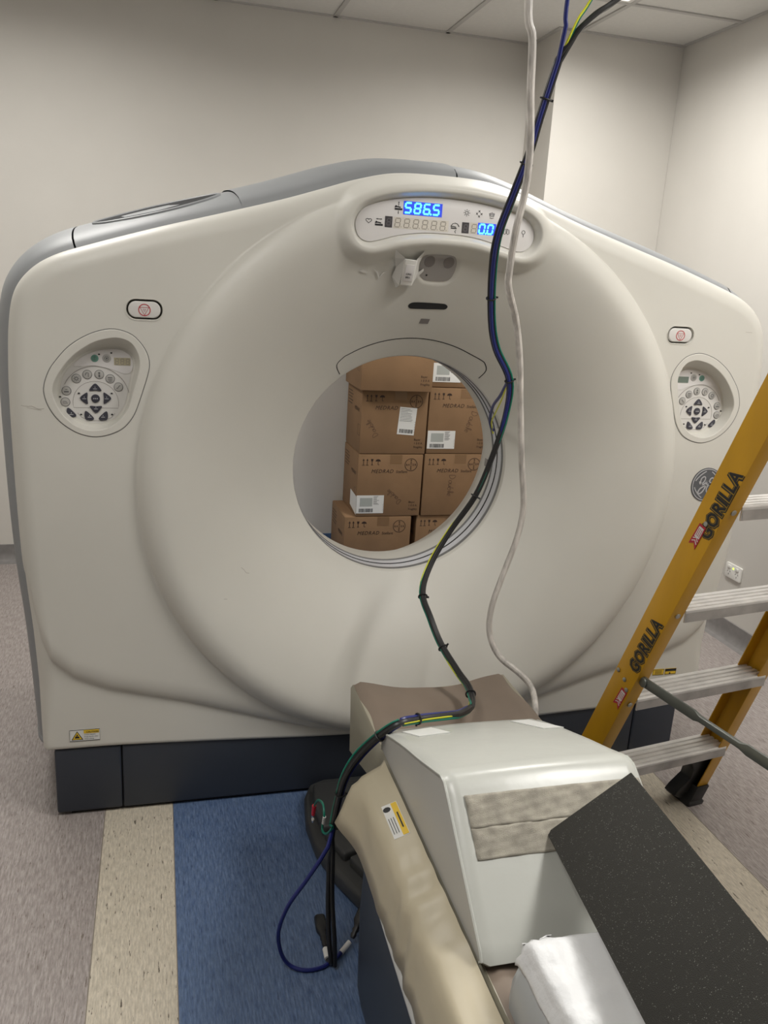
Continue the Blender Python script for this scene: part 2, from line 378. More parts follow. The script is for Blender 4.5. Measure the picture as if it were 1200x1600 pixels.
def cover_y(x, z):
    """depth of the front cover surface, positive = into the machine"""
    x = np.atleast_1d(np.asarray(x, float)); z = np.atleast_1d(np.asarray(z, float))
    r = np.hypot(x, z-CZ); r = np.hypot(x-.010*sm(.5, .8, r), z-CZ); h = z-np.interp(np.abs(x), CREX, CREZ)
    sk = np.where(h < 0, 1, np.where(h > .070, 0, 1-np.sqrt(np.clip(1-(1-np.clip(h/.070, 0, 1))**2, 0, 1))))
    y = .024*sk
    u = np.clip((.79-r)/.422, 0, 1.05)
    bowl = -.037+.287*(.55*(np.sqrt(u*u+.004)-.0632)+.45*u*u)
    bump = -.037*np.clip(1-((np.clip(r, .79, .852)-.79)/.062)**2, 0, 1)**.62
    y = np.where(r < .79, bowl, np.where(r < .852, bump+y*sm(.80, .852, r), y))
    P = np.stack([x, z], 1)
    e = np.full(len(x), .2); k = r > .70
    if k.any(): e[k] = -sdf(P[k], OUT)
    q = np.interp(z, [.24, .45], [.016, .055]); e = np.clip(e, 0, q)
    y = y+q*(1-np.sqrt(np.clip(1-(1-e/q)**2, 0, 1)))
    k = (np.abs(x) < .36) & (z > 1.68)
    if k.any():
        d = sdf(P[k], POD); yk = y[k]
        prof = PODY+(LIPY-PODY)*sm(.0, .016, d); s = sm(.024, .065, d)
        yk = np.where(d < .065, prof*(1-s)+yk*s, yk); y[k] = yk
    k = (np.abs(x) < .1) & (z > 1.62) & (z < 1.77)
    if k.any():
        d = sdf(P[k], WIN); y[k] += .006*(1-sm(-.001, .012, d))
    return y
def on_cover(u, v, w): return (CX+u, float(cover_y(u, v)[0])-w, v)

ct = thing('ct_scanner', 'large off-white CT scanner gantry with grey shell, round bore and lit blue readout', 'CT scanner', (CX, .5, 0))
# --- consoles' outlines (left one; the right one is the mirror image)
C_OUT = spline([(-.8943, 1.4964), (-.8513, 1.4857), (-.8244, 1.4615), (-.8084, 1.4339), (-.8033, 1.4055), (-.8093, 1.3738), (-.8211, 1.3359), (-.833, 1.3006), (-.8476, 1.2652), (-.8735, 1.2323), (-.9074, 1.2142), (-.9464, 1.2063), (-.9845, 1.2133), (-1.0165, 1.2304), (-1.0424, 1.2532), (-1.0624, 1.2844), (-1.0728, 1.3183), (-1.0714, 1.3465), (-1.0579, 1.3833), (-1.0382, 1.4118), (-1.0106, 1.4433), (-.9752, 1.4695), (-.9374, 1.4876)], 5, closed=True)
C_IN = spline([(-.8814, 1.4733), (-.8518, 1.4633), (-.8358, 1.4414), (-.8281, 1.4104), (-.8344, 1.373), (-.8492, 1.3236), (-.8612, 1.2855), (-.8813, 1.2558), (-.9152, 1.2318), (-.9568, 1.2239), (-.992, 1.2336), (-1.0182, 1.2536), (-1.0385, 1.282), (-1.0516, 1.3188), (-1.049, 1.3471), (-1.0345, 1.3757), (-1.0121, 1.4071), (-.9818, 1.436), (-.9437, 1.4597), (-.9112, 1.4699)], 5, closed=True)
C_FACE = spline([(-.8755, 1.4461), (-.8509, 1.4284), (-.8417, 1.3998), (-.8526, 1.3471), (-.8652, 1.2878), (-.8916, 1.2487), (-.9314, 1.2301), (-.965, 1.2297), (-.995, 1.2411), (-1.019, 1.2613), (-1.037, 1.2872), (-1.0438, 1.3189), (-1.0399, 1.3478), (-1.025, 1.3796), (-.9941, 1.4119), (-.9581, 1.4331), (-.9196, 1.4444)], 5, closed=True)
def by_angle(P, c, n=96):
    a = np.arctan2(P[:, 1]-c[1], P[:, 0]-c[0]); r = np.hypot(P[:, 0]-c[0], P[:, 1]-c[1]); o = np.argsort(a)
    t = np.arange(n)*2*PI/n-PI; rr = np.interp(t, a[o], r[o], period=2*PI)
    return np.stack([c[0]+rr*np.cos(t), c[1]+rr*np.sin(t)], 1)
CC = (-.945, 1.335)
co, ci, cf = (by_angle(P, CC) for P in (C_OUT, C_IN, C_FACE))
ESC = (-.8135, 1.5505)
def pill(hx, hy, n=8): return [(ESC[0]+a, ESC[1]+b) for a, b in rrect(-hx, hx, -hy, hy, min(hx, hy)*.96, n)]
E_HOLE = np.array(pill(.0475, .0270))
# --- front cover: polar grid, holes snapped to the console and stop-button outlines
def front_cover():
    th = []; t = 0
    while t < 2*PI:
        th.append(t); d = math.degrees(t)
        st = 2*PI/900
        if 62 < d < 118: st = .0036/.75
        if d < 34 or 146 < d < 180: st = .0030/1.0
        t += st
    th = np.array(th); c, s = np.cos(th), np.sin(th)
    oa = np.arctan2(OUT[:, 1]-CZ, OUT[:, 0])% (2*PI); orr = np.hypot(OUT[:, 0], OUT[:, 1]-CZ); o = np.argsort(oa)
    Ro = np.interp(th, oa[o], orr[o], period=2*PI)
    r1 = np.linspace(.368, .857, 120); n2 = 110
    R = np.concatenate([np.repeat(r1[:, None], len(th), 1), .857+(Ro-.857)[None, :]*np.linspace(0, 1, n2+1)[1:, None]], 0)
    x = R*c; z = CZ+R*s; sh = x.shape
    P = np.stack([x.ravel(), z.ravel()], 1); hole = np.zeros(len(P)); hd = np.full(len(P), 1.0)
    mir = np.array([-1, 1])
    mid = (co*.72+ci*.28)
    for poly in (mid, mid*mir, E_HOLE, E_HOLE*mir):
        lo, hi = poly.min(0)-.03, poly.max(0)+.03
        k = np.where(((P > lo) & (P < hi)).all(1))[0]; d = sdf(P[k], poly)
        g = 1e-4; gx_ = (sdf(P[k]+[g, 0], poly)-d)/g; gz_ = (sdf(P[k]+[0, g], poly)-d)/g
        near = np.abs(d) < .0024
        P[k[near], 0] -= gx_[near]*d[near]; P[k[near], 1] -= gz_[near]*d[near]; d = np.where(near, 0, d)
        hd[k] = np.minimum(hd[k], d)
    y = cover_y(P[:, 0], P[:, 1])
    nr, nt_ = sh
    idx = np.arange(nr*nt_).reshape(sh)
    a = idx[:-1]; b = np.roll(idx, -1, 1)[:-1]; c2 = np.roll(idx, -1, 1)[1:]; d2 = idx[1:]
    F = np.stack([a.ravel(), b.ravel(), c2.ravel(), d2.ravel()], 1)
    F = F[~((hd[F] <= 0).all(1))]
    V = np.stack([P[:, 0]+CX, y, P[:, 1]], 1)
    # side wall going back from the outline
    last = idx[-1]; base = len(V); W = V[last].copy(); W[:, 1] = .115
    V = np.concatenate([V, W]); k = np.arange(nt_); k2 = (k+1) % nt_
    F = np.concatenate([F, np.stack([last[k], last[k2], base+k2, base+k], 1)])
    me = bpy.data.meshes.new('front_cover'); V = V-np.array(WL[ct])
    me.vertices.add(len(V)); me.vertices.foreach_set('co', V.astype(np.float32).ravel())
    me.loops.add(F.size); me.loops.foreach_set('vertex_index', F.astype(np.int32).ravel())
    me.polygons.add(len(F)); me.polygons.foreach_set('loop_start', (np.arange(len(F))*4).astype(np.int32))
    me.update(calc_edges=True); me.validate()
    me.polygons.foreach_set('use_smooth', [True]*len(me.polygons)); me.materials.append(M['cover'])
    ob = bpy.data.objects.new('front_cover', me); COL.objects.link(ob); ob.parent = ct; WL[ob] = WL[ct]
    return ob
fc = front_cover(); fc['label'] = 'off-white front cover with a deep round bowl'
# --- seam arc plate over the bore
b = MB(); pl = []
pl += [(.372*math.cos(math.radians(a)), CZ+.372*math.sin(math.radians(a))) for a in (128.5,)]
arc = [(.425*math.cos(math.radians(a)), CZ+.425*math.sin(math.radians(a))) for a in np.linspace(124, 57, 40)]
endL = [(-.2285, 1.369), (-.2440, 1.392), (-.2440, 1.408)]; endR = [(.2385, 1.421), (.2480, 1.398), (.2360, 1.370)]
seam = spline(endL+[(-.226, 1.428)]+arc[2:-2:3]+[(.225, 1.432)]+endR, 4)
b.ribbon([tuple(p) for p in seam], .0026, -.001, .0006, on_cover)
b.build('access_panel_seam', 'dark', fc, smooth=False)
# --- grey shell behind the cover
nrm = np.roll(OUT, -1, 0)-np.roll(OUT, 1, 0); nrm = np.stack([-nrm[:, 1], nrm[:, 0]], 1); nrm /= np.linalg.norm(nrm, axis=1)[:, None]
if (nrm[0, 1] < 0): nrm = -nrm
SP = [(-.012, .075), (-.004, .082), (.012, .092), (.028, .12), (.040, .17), (.050, .23), (.058, .30), (.066, .40), (.072, .50), (.074, .62), (.070, .80), (.045, .90), (-.02, .945), (-.06, .95)]
lowf = np.interp(OUT[:, 1], [.2, .5, 1.0, 1.3], [.75, .85, 1.0, 1.05])
def shell(name, sel, lift=0, m='shell', label=None, sp=SP):
    ii = [i for i in sel]; b = MB(); rings = []
    for (o, y) in sp:
        rings.append([(CX+OUT[i, 0]+nrm[i, 0]*((o+(lift if y > .09 else 0))*lowf[i]), y, OUT[i, 1]+nrm[i, 1]*((o+(lift if y > .09 else 0))*lowf[i])) for i in ii])
    b.loft(rings, closed=False)
    o = b.build(name, m, ct, sharp=50)
    if label: o['label'] = label
    return o
n_ = len(OUT)
# resample outline indices into pieces: order runs from the top centre to the right side, the bottom, and up the left side
def rng(x0, x1, top=True):
    return None
top = [i for i in list(range(n_//2, n_))+list(range(0, n_//2)) if OUT[i, 1] > 1.66]
xs = OUT[:, 0]
tl1 = [i for i in top if -.985 < xs[i] < -.55]; tl2 = [i for i in top if -.56 < xs[i] < .056]; tr = [i for i in top if .064 < xs[i] < 1.03]
# finer outline for clean seams
OUTF = spline(HALF+[(-x, z) for x, z in HALF[-2:0:-1]], 60, closed=True)
OUT_keep = OUT; OUT = OUTF; n_ = len(OUT)
nrm = np.roll(OUT, -8, 0)-np.roll(OUT, 8, 0); nrm = np.stack([-nrm[:, 1], nrm[:, 0]], 1); nrm /= np.linalg.norm(nrm, axis=1)[:, None]
if nrm[0, 1] < 0: nrm = -nrm
lowf = np.interp(OUT[:, 1], [.2, .5, 1.0, 1.3], [.75, .85, 1.0, 1.05])
order = list(range(n_//2, n_))+list(range(0, n_//2)); xs = OUT[:, 0]; zs = OUT[:, 1]
topi = [i for i in order if zs[i] > 1.60]
shell('top_cover', [i for i in topi if -.9865 < xs[i] < -.550], label='light grey top cover with a lifting recess painted in dark shade')
shell('top_cover', [i for i in topi if -.553 < xs[i] < .0585], lift=.004)
shell('top_cover', [i for i in topi if .0615 < xs[i] < 1.031])
left = [i for i in order if xs[i] < -.9895 or (xs[i] <= 0 and zs[i] < 1.2)]
right = [i for i in order if (xs[i] > 0 and zs[i] < 1.2) or xs[i] > 1.034]
lft = sorted([i for i in left]); rgt = sorted([i for i in right])
shell('side_cover', lft); shell('side_cover', rgt)
b = MB(); b.loft([[(CX+OUT[i, 0]-nrm[i, 0]*.004, y, OUT[i, 1]-nrm[i, 1]*.004) for i in range(0, n_, 10)] for y in (.10, .93)])
b.build('inner_frame', 'dark', ct)
OUT = OUT_keep
# lifting recess in the top cover at the left: flat patch, its shade painted dark
def top_map(t, y, w):
    # t = local x along the top, y = depth
    i = int(np.argmin(np.abs(OUTF[:, 0]-t)+(OUTF[:, 1] < 1.5)*9)); nn = nrm[i]
    o = float(np.interp(y, [q[1] for q in SP], [q[0] for q in SP]))*float(lowf[i])+w+.0006
    zt = float(np.interp(t, [-1.0, -.95, -.78, -.62, -.45], [1.69, 1.708, 1.762, 1.808, 1.858]))
    return (CX+t+nn[0]*o, y, zt+nn[1]*o)
ell = circle(-.76, .27, .175, 40, .115)
b = MB()
b.loft([[top_map(x, y, .0012) for x, y in ell], [top_map(-.76+(x+.76)*.93, .27+(y-.27)*.85, .0016) for x, y in ell]], cap1=True)
b.build('lifting_recess_shade', mat('recess_shade', (.035, .035, .037), .8, spec=.1), ct, smooth=False)
b = MB(); b.tube([top_map(x, y, .0015) for x, y in ell], .004, 6, closed=True); b.build('recess_rim', 'shell', ct)
# --- bore
def ring_part(name, prof, m, label=None):
    b = MB(); n = 128
    b.loft([[(CX+r*math.cos(2*PI*k/n), y, CZ+r*math.sin(2*PI*k/n)) for k in range(n)] for r, y in prof])
    o = b.build(name, m, ct, sharp=50)
    if label: o['label'] = label
    return o
y0 = float(cover_y(0.368, CZ)[0])
ring_part('bore_lip', [(.3685, y0), (.3655, y0+.006), (.3650, y0+.016)], 'cover')
ring_part('bore_ring', [(.3650, y0+.016), (.3635, y0+.018), (.3635, y0+.030), (.365, y0+.032)], 'trim', 'dark grey ring at the mouth of the bore')
ring_part('scan_window', [(.3655, y0+.032), (.3655, y0+.066)], 'mylar', 'shiny pale scan window band')
ring_part('bore_ring', [(.3655, y0+.066), (.364, y0+.067), (.364, y0+.072), (.3655, y0+.073)], 'dark', 'thin black ring')
ring_part('scan_window', [(.3655, y0+.073), (.3655, y0+.104)], 'mylar', 'shiny pale scan window band')
ring_part('bore_ring', [(.3655, y0+.104), (.3635, y0+.105), (.3635, y0+.114), (.365, y0+.115)], 'trim', 'dark grey ring deep in the bore')
ring_part('rear_bowl', [(.365, y0+.115), (.366, y0+.20), (.372, y0+.225), (.39, y0+.27), (.45, y0+.42), (.53, y0+.58), (.62, y0+.68), (.66, y0+.71)], 'cover')
b = MB(); n = 128; oi = [OUTF[int(k*len(OUTF)/n)] for k in range(n)]
ang = [math.atan2(p[1]-CZ, p[0]) for p in oi]
b.loft([[(CX+.66*math.cos(a), .95, CZ+.66*math.sin(a)) for a in ang], [(CX+p[0], .95, p[1]) for p in oi]]); b.build('rear_cover', 'cover', ct)
# marks inside the bore at the right: a dark window and a small label
mbore = lambda u, v, w: (CX+(.3655-w)*math.cos(u), v, CZ+(.3655-w)*math.sin(u))
ub = math.radians(-4)
for nm, (a0, a1, q0, q1), m in (('bore_sensor', (-5.5, -1.2, .392, .417), 'sens2'), ('bore_label', (-12.5, -9.5, .398, .412), 'sens2')):
    b = MB(); b.prism([(math.radians(a0), q0), (math.radians(a1), q0), (math.radians(a1), q1), (math.radians(a0), q1)], 0, .0012, mbore); b.build(nm, m, ct, smooth=False)
# --- plinth
px = [(-1.10, -.9065), (-.9035, .8795), (.8825, 1.055)]
for i, (a, c) in enumerate(px):
    MB().box(CX+a, CX+c, .034, .90, .012, .232).build('plinth_panel', 'slate', ct, bevel=.007, bseg=3)
MB().box(CX-1.06, CX+1.02, .05, .88, .0, .30).build('plinth_frame', 'dark', ct, smooth=False)
# --- readout panel
def mflat(y): return lambda u, v, w: (CX+u, y-w, v)
POD2 = POD
o = MB().prism([tuple(p) for p in POD2], -.003, .0045, mflat(PODY)).build('readout_panel', 'plate', ct, bevel=.0012, bseg=2, tri=True)
rp = o; mp = mflat(PODY-.0045)
b = MB(); b.box(-.122, -.012, 0, 0.0008, 0, .001) if False else None
def quad(b, x0, x1, z0, z1, w=.0006, sl=0): b.prism([(x0, z0), (x1, z0), (x1+sl, z1), (x0+sl, z1)], 0, w, mp)
def win(nm, m, *a, lb=None):
    b = MB(); quad(b, *a); o = b.build(nm, m, rp, smooth=False)
    if lb: o['label'] = lb
def dig(nm, m, ch, x, z, w_, h_, t_, zz, dot=None, lb=None):
    b = MB(); seven(b, ch, x, z, w_, h_, t_, zz, mp)
    if dot: b.prism(circle(*dot, t_*.6, 8), 0, zz, mp)
    o = b.build(nm, m, rp, smooth=False)
    if lb: o['label'] = lb
win('lit_window', 'litwin', -.124, -.012, 1.8405, 1.8755, lb='glowing blue readout window'); win('lit_window', 'litwin', .097, .152, 1.8035, 1.8345, lb='small glowing blue readout window')
for i, ch in enumerate('5865'): dig('lit_digit', 'lit', ch, -.1205+i*.0270, 1.8455, .0165, .0255, .0042, .0016, (-.045, 1.8455) if i == 2 else None, 'glowing blue digit '+ch)
for i, ch in enumerate('00'): dig('lit_digit', 'lit', ch, .1005+i*.0250, 1.8065, .0150, .0240, .0040, .0016, (.122, 1.8065) if i == 0 else None, 'glowing blue digit 0')
win('digit_window', 'unlit', -.150, .0095, 1.803, 1.8325); win('digit_window', 'unlit', .0745, .0965, 1.8035, 1.8335)
for i in range(6): dig('unlit_digit', 'seg', '8', -.1465+i*.0262, 1.8065, .0140, .0225, .0022, .0011, (-.1275+i*.0262, 1.807))
dig('unlit_digit', 'seg', '8', .0775, 1.8065, .0140, .0225, .0022, .0011)
smk = mat('smoked', (.07, .065, .07), .3); smk2 = mat('smoked2', (.16, .15, .16), .4)
for x in (-.1745, .0495): win('dark_window', smk, x, x+.021, 1.8035, 1.8325); dig('unlit_digit', smk2, '8', x+.005, 1.8095, .0100, .0170, .0018, .0011)
b = MB(); W_ = .0007
def done():
    global b
    b.build('icon', 'ink', rp, smooth=False); b = MB()
def rib(pts, wd=.0016, closed=False): b.ribbon(pts, wd, 0, W_, mp, closed)
# heart
rib([(-.220+.0075*math.sin(t)**3*1.1, 1.8175+.0065*(13*math.cos(t)-5*math.cos(2*t)-2*math.cos(3*t)-math.cos(4*t))/16) for t in np.linspace(0, 2*PI, 25)[:-1]], .0014, True)
done()
def couch(x, z, s=1):
    rib([(x-.011*s, z-.004*s), (x+.011*s, z-.004*s)], .0048*s); rib([(x-.011*s, z+.001*s), (x-.004*s, z+.0025*s), (x+.006*s, z+.0008*s)], .003*s)
    b.prism(circle(x-.0075*s, z+.0035*s, .0022*s, 8), 0, W_, mp)
def arrow(x0, z0, x1, z1, h=.004):
    a = math.atan2(z1-z0, x1-x0); rib([(x0, z0), (x1-math.cos(a)*h*.7, z1-math.sin(a)*h*.7)], .0016)
    b.prism([(x1, z1), (x1-h*math.cos(a-.5), z1-h*math.sin(a-.5)), (x1-h*math.cos(a+.5), z1-h*math.sin(a+.5))], 0, W_, mp)
couch(-.191, 1.8125); arrow(-.191, 1.8235, -.1995, 1.8235); arrow(-.191, 1.8235, -.1825, 1.8235)
done()
couch(-.138, 1.857); arrow(-.138, 1.862, -.138, 1.873); arrow(-.138, 1.849, -.138, 1.840)
done()
rib([(.017, 1.8145), (.034, 1.8145)], .003); rib([(.017, 1.818), (.023, 1.8195), (.032, 1.818)], .002)
rib([(.0325, 1.810), (.029, 1.806), (.032, 1.802)], .0016)
rib([(.018+.0, 1.821), (.022, 1.8265), (.029, 1.8285), (.036, 1.8265), (.040, 1.821)], .0014); arrow(.022, 1.8265, .0165, 1.819); arrow(.036, 1.8265, .0415, 1.819)
done()
rib(circle(.061, 1.858, .0042, 12), .0012, True)
for k in range(8):
    q = k*PI/4; rib([(.061+.0062*math.cos(q), 1.858+.0062*math.sin(q)), (.061+.0095*math.cos(q), 1.858+.0095*math.sin(q))], .0013)
done()
for k in range(4):
    q = k*PI/2; x, z = .098+.0068*math.cos(q), 1.858+.0068*math.sin(q); rib([(x-.0026, z-.0026), (x+.0026, z+.0026)], .0013); rib([(x-.0026, z+.0026), (x+.0026, z-.0026)], .0013)
done()
rib([(.128, 1.862), (.130, 1.854), (.142, 1.854), (.144, 1.862)], .0013); arrow(.136, 1.856, .136, 1.8655, .003); arrow(.132, 1.856, .1315, 1.864, .0025); arrow(.140, 1.856, .1405, 1.864, .0025)
rib([(.130, 1.850), (.136, 1.8485), (.142, 1.850)], .0013)
done()
rib([(.176, 1.811), (.178, 1.822), (.183, 1.824), (.1835, 1.812), (.180, 1.809)], .0013, True); rib([(.186, 1.812), (.1865, 1.824), (.192, 1.821), (.193, 1.811), (.189, 1.809)], .0013, True)
done()
rib(circle(.237, 1.818, .005, 10), .0013, True); rib([(.237, 1.812), (.237, 1.805)], .0014)
done()
# --- sensor window, lenses
mo_ = lambda u, v, w: on_cover(u, v, w)
def patch(name, pts, m, h=.002, parent=None, tri=True, n=0, smooth=False):
    """thin plate that follows the cover: fan of rings from the outline to its centre"""
    P = np.array(pts); c = P.mean(0); b = MB(); rings = [[on_cover(*p, -.002) for p in P]]
    for k in np.linspace(1, .0, 7)[:-1]: rings.append([on_cover(*(c+(p-c)*k), h) for p in P])
    b.loft(rings, cap1=True); return b.build(name, m, parent or fc, sharp=50)
sw = patch('sensor_window', WIN, 'sens', .0015)
for x in (-.024, .034): patch('lens', circle(x, 1.722, .0155, 20), 'sens2', .0028, ct)
patch('status_dot', circle(-.024, 1.684, .0026, 8), 'ink', .003, ct)
patch('slot', spline([(-.057, 1.594), (-.050, 1.602), (-.03, 1.605), (.04, 1.605), (.058, 1.603), (.066, 1.596), (.060, 1.588), (.04, 1.587), (-.03, 1.585), (-.050, 1.586)], 3, closed=True), 'ink', .0015, ct)['label'] = 'black horizontal slot'
patch('small_label', [(-.007, 1.541), (.022, 1.541), (.024, 1.556), (-.004, 1.556)], 'sens2', .001, ct)
# call box taped under the readout
o = thing('call_button', 'small white call button box taped to the bowl under the readout', 'button box', (CX-.09, -.02, 1.65))
cb0 = float(cover_y(-.09, 1.69)[0]); cb1 = float(cover_y(-.09, 1.65)[0])
def mcb(u, v, w):     # leaning box frame
    yb = cb0+(cb1-cb0)/(-.04)*(v-1.69); return (CX+u, yb-w-.002, v)
MB().prism([(-.107, 1.652), (-.071, 1.650), (-.072, 1.722), (-.110, 1.724)], .0, .030, mcb).build('housing', 'socket', o, bevel=.004, bseg=3)
MB().prism([(-.102, 1.664), (-.075, 1.663), (-.077, 1.708), (-.103, 1.709)], .030, .0325, mcb).build('button', 'plate', o, bevel=.0012)
b = MB()
for zz in (1.681, 1.672): put_text(b, 'CALL' if zz > 1.68 else 'BELL', -.098, zz, .0070, .0333, mcb, offset=.02)
b.build('printing', 'ink', o, smooth=False)
def tape(name, pts, lift, par=None, m='tapeclear'):
    b = MB(); top = [on_cover(u, v, w) for (u, v), w in zip(pts, lift)]; n = len(top)
    low = [(x, y+.0008, z) for x, y, z in top]
    b.add(top+low, [list(range(n)), list(range(n, 2*n))[::-1]]+[[i, (i+1) % n, n+(i+1) % n, n+i] for i in range(n)])
    return b.build(name, m, par, tri=True, smooth=False)
tape('tape', [(-.110, 1.65), (-.107, 1.725), (-.145, 1.747), (-.136, 1.725), (-.126, 1.700), (-.131, 1.675), (-.112, 1.642)], [.028, .026, .003, .010, .010, .004, .006], o)
tape('tape', [(-.072, 1.65), (-.073, 1.725), (-.053, 1.749), (-.050, 1.735), (-.060, 1.712), (-.055, 1.690), (-.038, 1.702), (-.036, 1.695), (-.060, 1.668), (-.068, 1.642)], [.028, .026, .003, .005, .012, .010, .003, .003, .008, .006], o)
tape('tape_remnant', [(-.145, 1.689), (-.160, 1.684), (-.168, 1.672), (-.176, 1.686), (-.192, 1.692), (-.178, 1.681), (-.170, 1.665), (-.160, 1.678)], [.004]*8, o)
tape('tape_remnant', [(-.232, 1.684), (-.222, 1.689), (-.206, 1.680), (-.222, 1.680)], [.004]*4, o)
# --- control consoles and stop buttons
def console(mx):
    mm = lambda y: (lambda u, v, w: (CX+mx*u, y-w, v))
    b = MB(); m0 = mm(0)
    def rg(P, w): return [m0(p[0], p[1], w) for p in P]
    mixp = lambda A, B, t: A*(1-t)+B*t
    b.loft([rg(co*1.0, -.006), rg(mixp(co, ci, .02), .0005), rg(mixp(co, ci, .10), .0022), rg(mixp(co, ci, .92), .0022), rg(mixp(co, ci, 1.0), .0008), rg(mixp(ci, cf, .12), -.006), rg(mixp(ci, cf, .85), -.038), rg(mixp(ci, cf, 1.0), -.043), rg(mixp(cf, np.array([CC]*96), .08), -.0445)])
    P = b.build('console_housing', 'cover', ct, sharp=32)
    b = MB(); b.ribbon([tuple(p) for p in by_angle(np.array([CC])+(C_OUT-np.array([CC]))*1.005, CC)], .0017, -.004, .0004, m0, True); b.build('console_gap', 'glyph', P, smooth=False)
    y = .0445; m1 = mm(y)
    MB().prism([tuple(p) for p in mixp(cf, np.array([CC]*96), .07)], -.002, .001, m1).build('console_face', 'cover2', P, smooth=False)
    # raised readout tab and keypad apron
    tab = spline([(-1.000, 1.392), (-.975, 1.418), (-.93, 1.436), (-.885, 1.440), (-.855, 1.424), (-.847, 1.398), (-.853, 1.380), (-.872, 1.374), (-.900, 1.385), (-.945, 1.394), (-.975, 1.392)], 4, closed=True)
    MB().prism([tuple(p) for p in tab], .001, .0022, m1).build('readout_tab', 'plate', P, smooth=False)
    k = MB()
    a1 = [(-.9455+.088*math.cos(t), 1.3045+.088*math.sin(t)) for t in np.linspace(math.radians(155), math.radians(12), 26)]
    k.ribbon(a1, .0016, .001, .0022, m1)
    a2 = [(-.9465+.0595*math.cos(t), 1.292+.0595*math.sin(t)) for t in np.linspace(math.radians(193), math.radians(-13), 26)]
    k.ribbon(a2, .0012, .001, .0016, m1, True)
    k.ribbon([(-.995+.0, 1.264), (-.985, 1.252), (-.965, 1.243), (-.930, 1.243), (-.908, 1.252), (-.898, 1.264)], .0012, .001, .0016, m1)
    k.build('panel_line', 'sens', P, smooth=False)
    grey = [(-.9149, 1.4147), (-.9457, 1.4136), (-.9948, 1.3577), (-.9665, 1.3694), (-.9355, 1.3703), (-.9076, 1.3595), (-.8865, 1.3374), (-1.0214, 1.3238), (-1.0253, 1.2933)]
    for i, (u, v) in enumerate(grey):
        r = .0098 if i == 1 else .0112
        MB().prism(circle(u, v, r+.0012, 20), .001, .0018, m1).build('key_ring', 'glyph', P, smooth=False)
        kb = MB().prism(circle(u, v, r, 20), .001, .0036, m1).build('round_key', 'green' if i == 1 else 'grey_key', P, bevel=.0008)
        if i == 1: kb['label'] = 'green round key'
        g = MB(); z = .0041
        if i == 0: g.ribbon(circle(u, v, .0055, 10), .0010, .0036, z, m1, True); g.prism([(u-.003, v+.002), (u+.003, v+.002), (u, v-.004)], .0036, z, m1)
        elif i == 1: g.ribbon([(u, v-.004), (u, v+.005)], .0012, .0036, z, m1); g.ribbon(circle(u, v, .005, 10), .0008, .0036, z, m1, True)
        elif i == 2: g.ribbon(circle(u, v, .004, 8), .0016, .0036, z, m1, True); [g.ribbon([(u+.0045*math.cos(q), v+.0045*math.sin(q)), (u+.0075*math.cos(q), v+.0075*math.sin(q))], .001, .0036, z, m1) for q in np.arange(0, 6.2, PI/4)]
        elif i == 3: g.ribbon([(u-.005, v-.002), (u-.003, v+.004), (u+.001, v+.005)], .0018, .0036, z, m1); g.ribbon([(u+.003, v+.005), (u+.003, v-.006)], .0016, .0036, z, m1)
        elif i == 4: g.prism(circle(u, v+.004, .0028, 8), .0036, z, m1); g.ribbon([(u, v), (u, v-.007)], .0045, .0036, z, m1)
        elif i == 5: g.ribbon([(u-.006, v+.003), (u+.006, v+.003)], .0025, .0036, z, m1); g.ribbon([(u-.006, v-.002), (u+.006, v-.002)], .0014, .0036, z, m1); g.ribbon([(u-.004, v-.006), (u+.004, v-.006)], .0014, .0036, z, m1)
        elif i == 6: g.ribbon([(u-.005, v-.004), (u-.001, v-.002), (u+.001, v+.002), (u+.005, v+.005)], .0018, .0036, z, m1)
        elif i == 7: g.ribbon([(u-.006, v-.002), (u+.006, v-.002)], .0035, .0036, z, m1); g.ribbon([(u-.003, v+.004), (u+.003, v+.004)], .0014, .0036, z, m1)
        else: g.ribbon([(u-.005, v+.002), (u+.002, v+.002), (u+.006, v-.003), (u-.006, v-.003)], .0012, .0036, z, m1, True)
        g.build('key_symbol', 'glyph', P, smooth=False)
    def rot(pts, a, c): return [(c[0]+p[0]*math.cos(a)-p[1]*math.sin(a), c[1]+p[0]*math.sin(a)+p[1]*math.cos(a)) for p in pts]
    tri = [tuple(p) for p in spline([(-.0145, -.0085), (-.0145, -.0035), (-.004, .0098), (.004, .0098), (.0145, -.0035), (.0145, -.0085), (0, -.0075)], 3, closed=True)]
    dk = [(-.9470, 1.3340, 0), (-.9760, 1.3046, PI/2), (-.9180, 1.3059, -PI/2), (-.9468, 1.2758, PI)]
    for u, v, a in dk:
        MB().prism(rot(tri, a, (u, v)), .001, .0042, m1).build('arrow_key', 'key', P, bevel=.0008)
    fan = [tuple(p) for p in spline([(-.011, .012), (-.006, .013), (.004, .004), (.012, -.006), (.008, -.0115), (-.004, -.012), (-.010, -.009), (-.0125, .0)], 3, closed=True)]
    MB().prism(rot(fan, 0, (-1.0107, 1.2640)), .001, .0042, m1).build('curved_key', 'key', P, bevel=.0008)
    MB().prism(rot(fan, 0, (-.9650, 1.2560)), .001, .0042, m1).build('curved_key', 'key', P, bevel=.0008)
    MB().prism([(-.9285-a, 1.2560+c) for a, c in fan], .001, .0042, m1).build('curved_key', 'key', P, bevel=.0008)
    MB().prism(circle(-.9472, 1.3046, .0115, 20), .001, .0042, m1).build('round_key', 'key', P, bevel=.0008)['label'] = 'dark round key'
    g = MB()
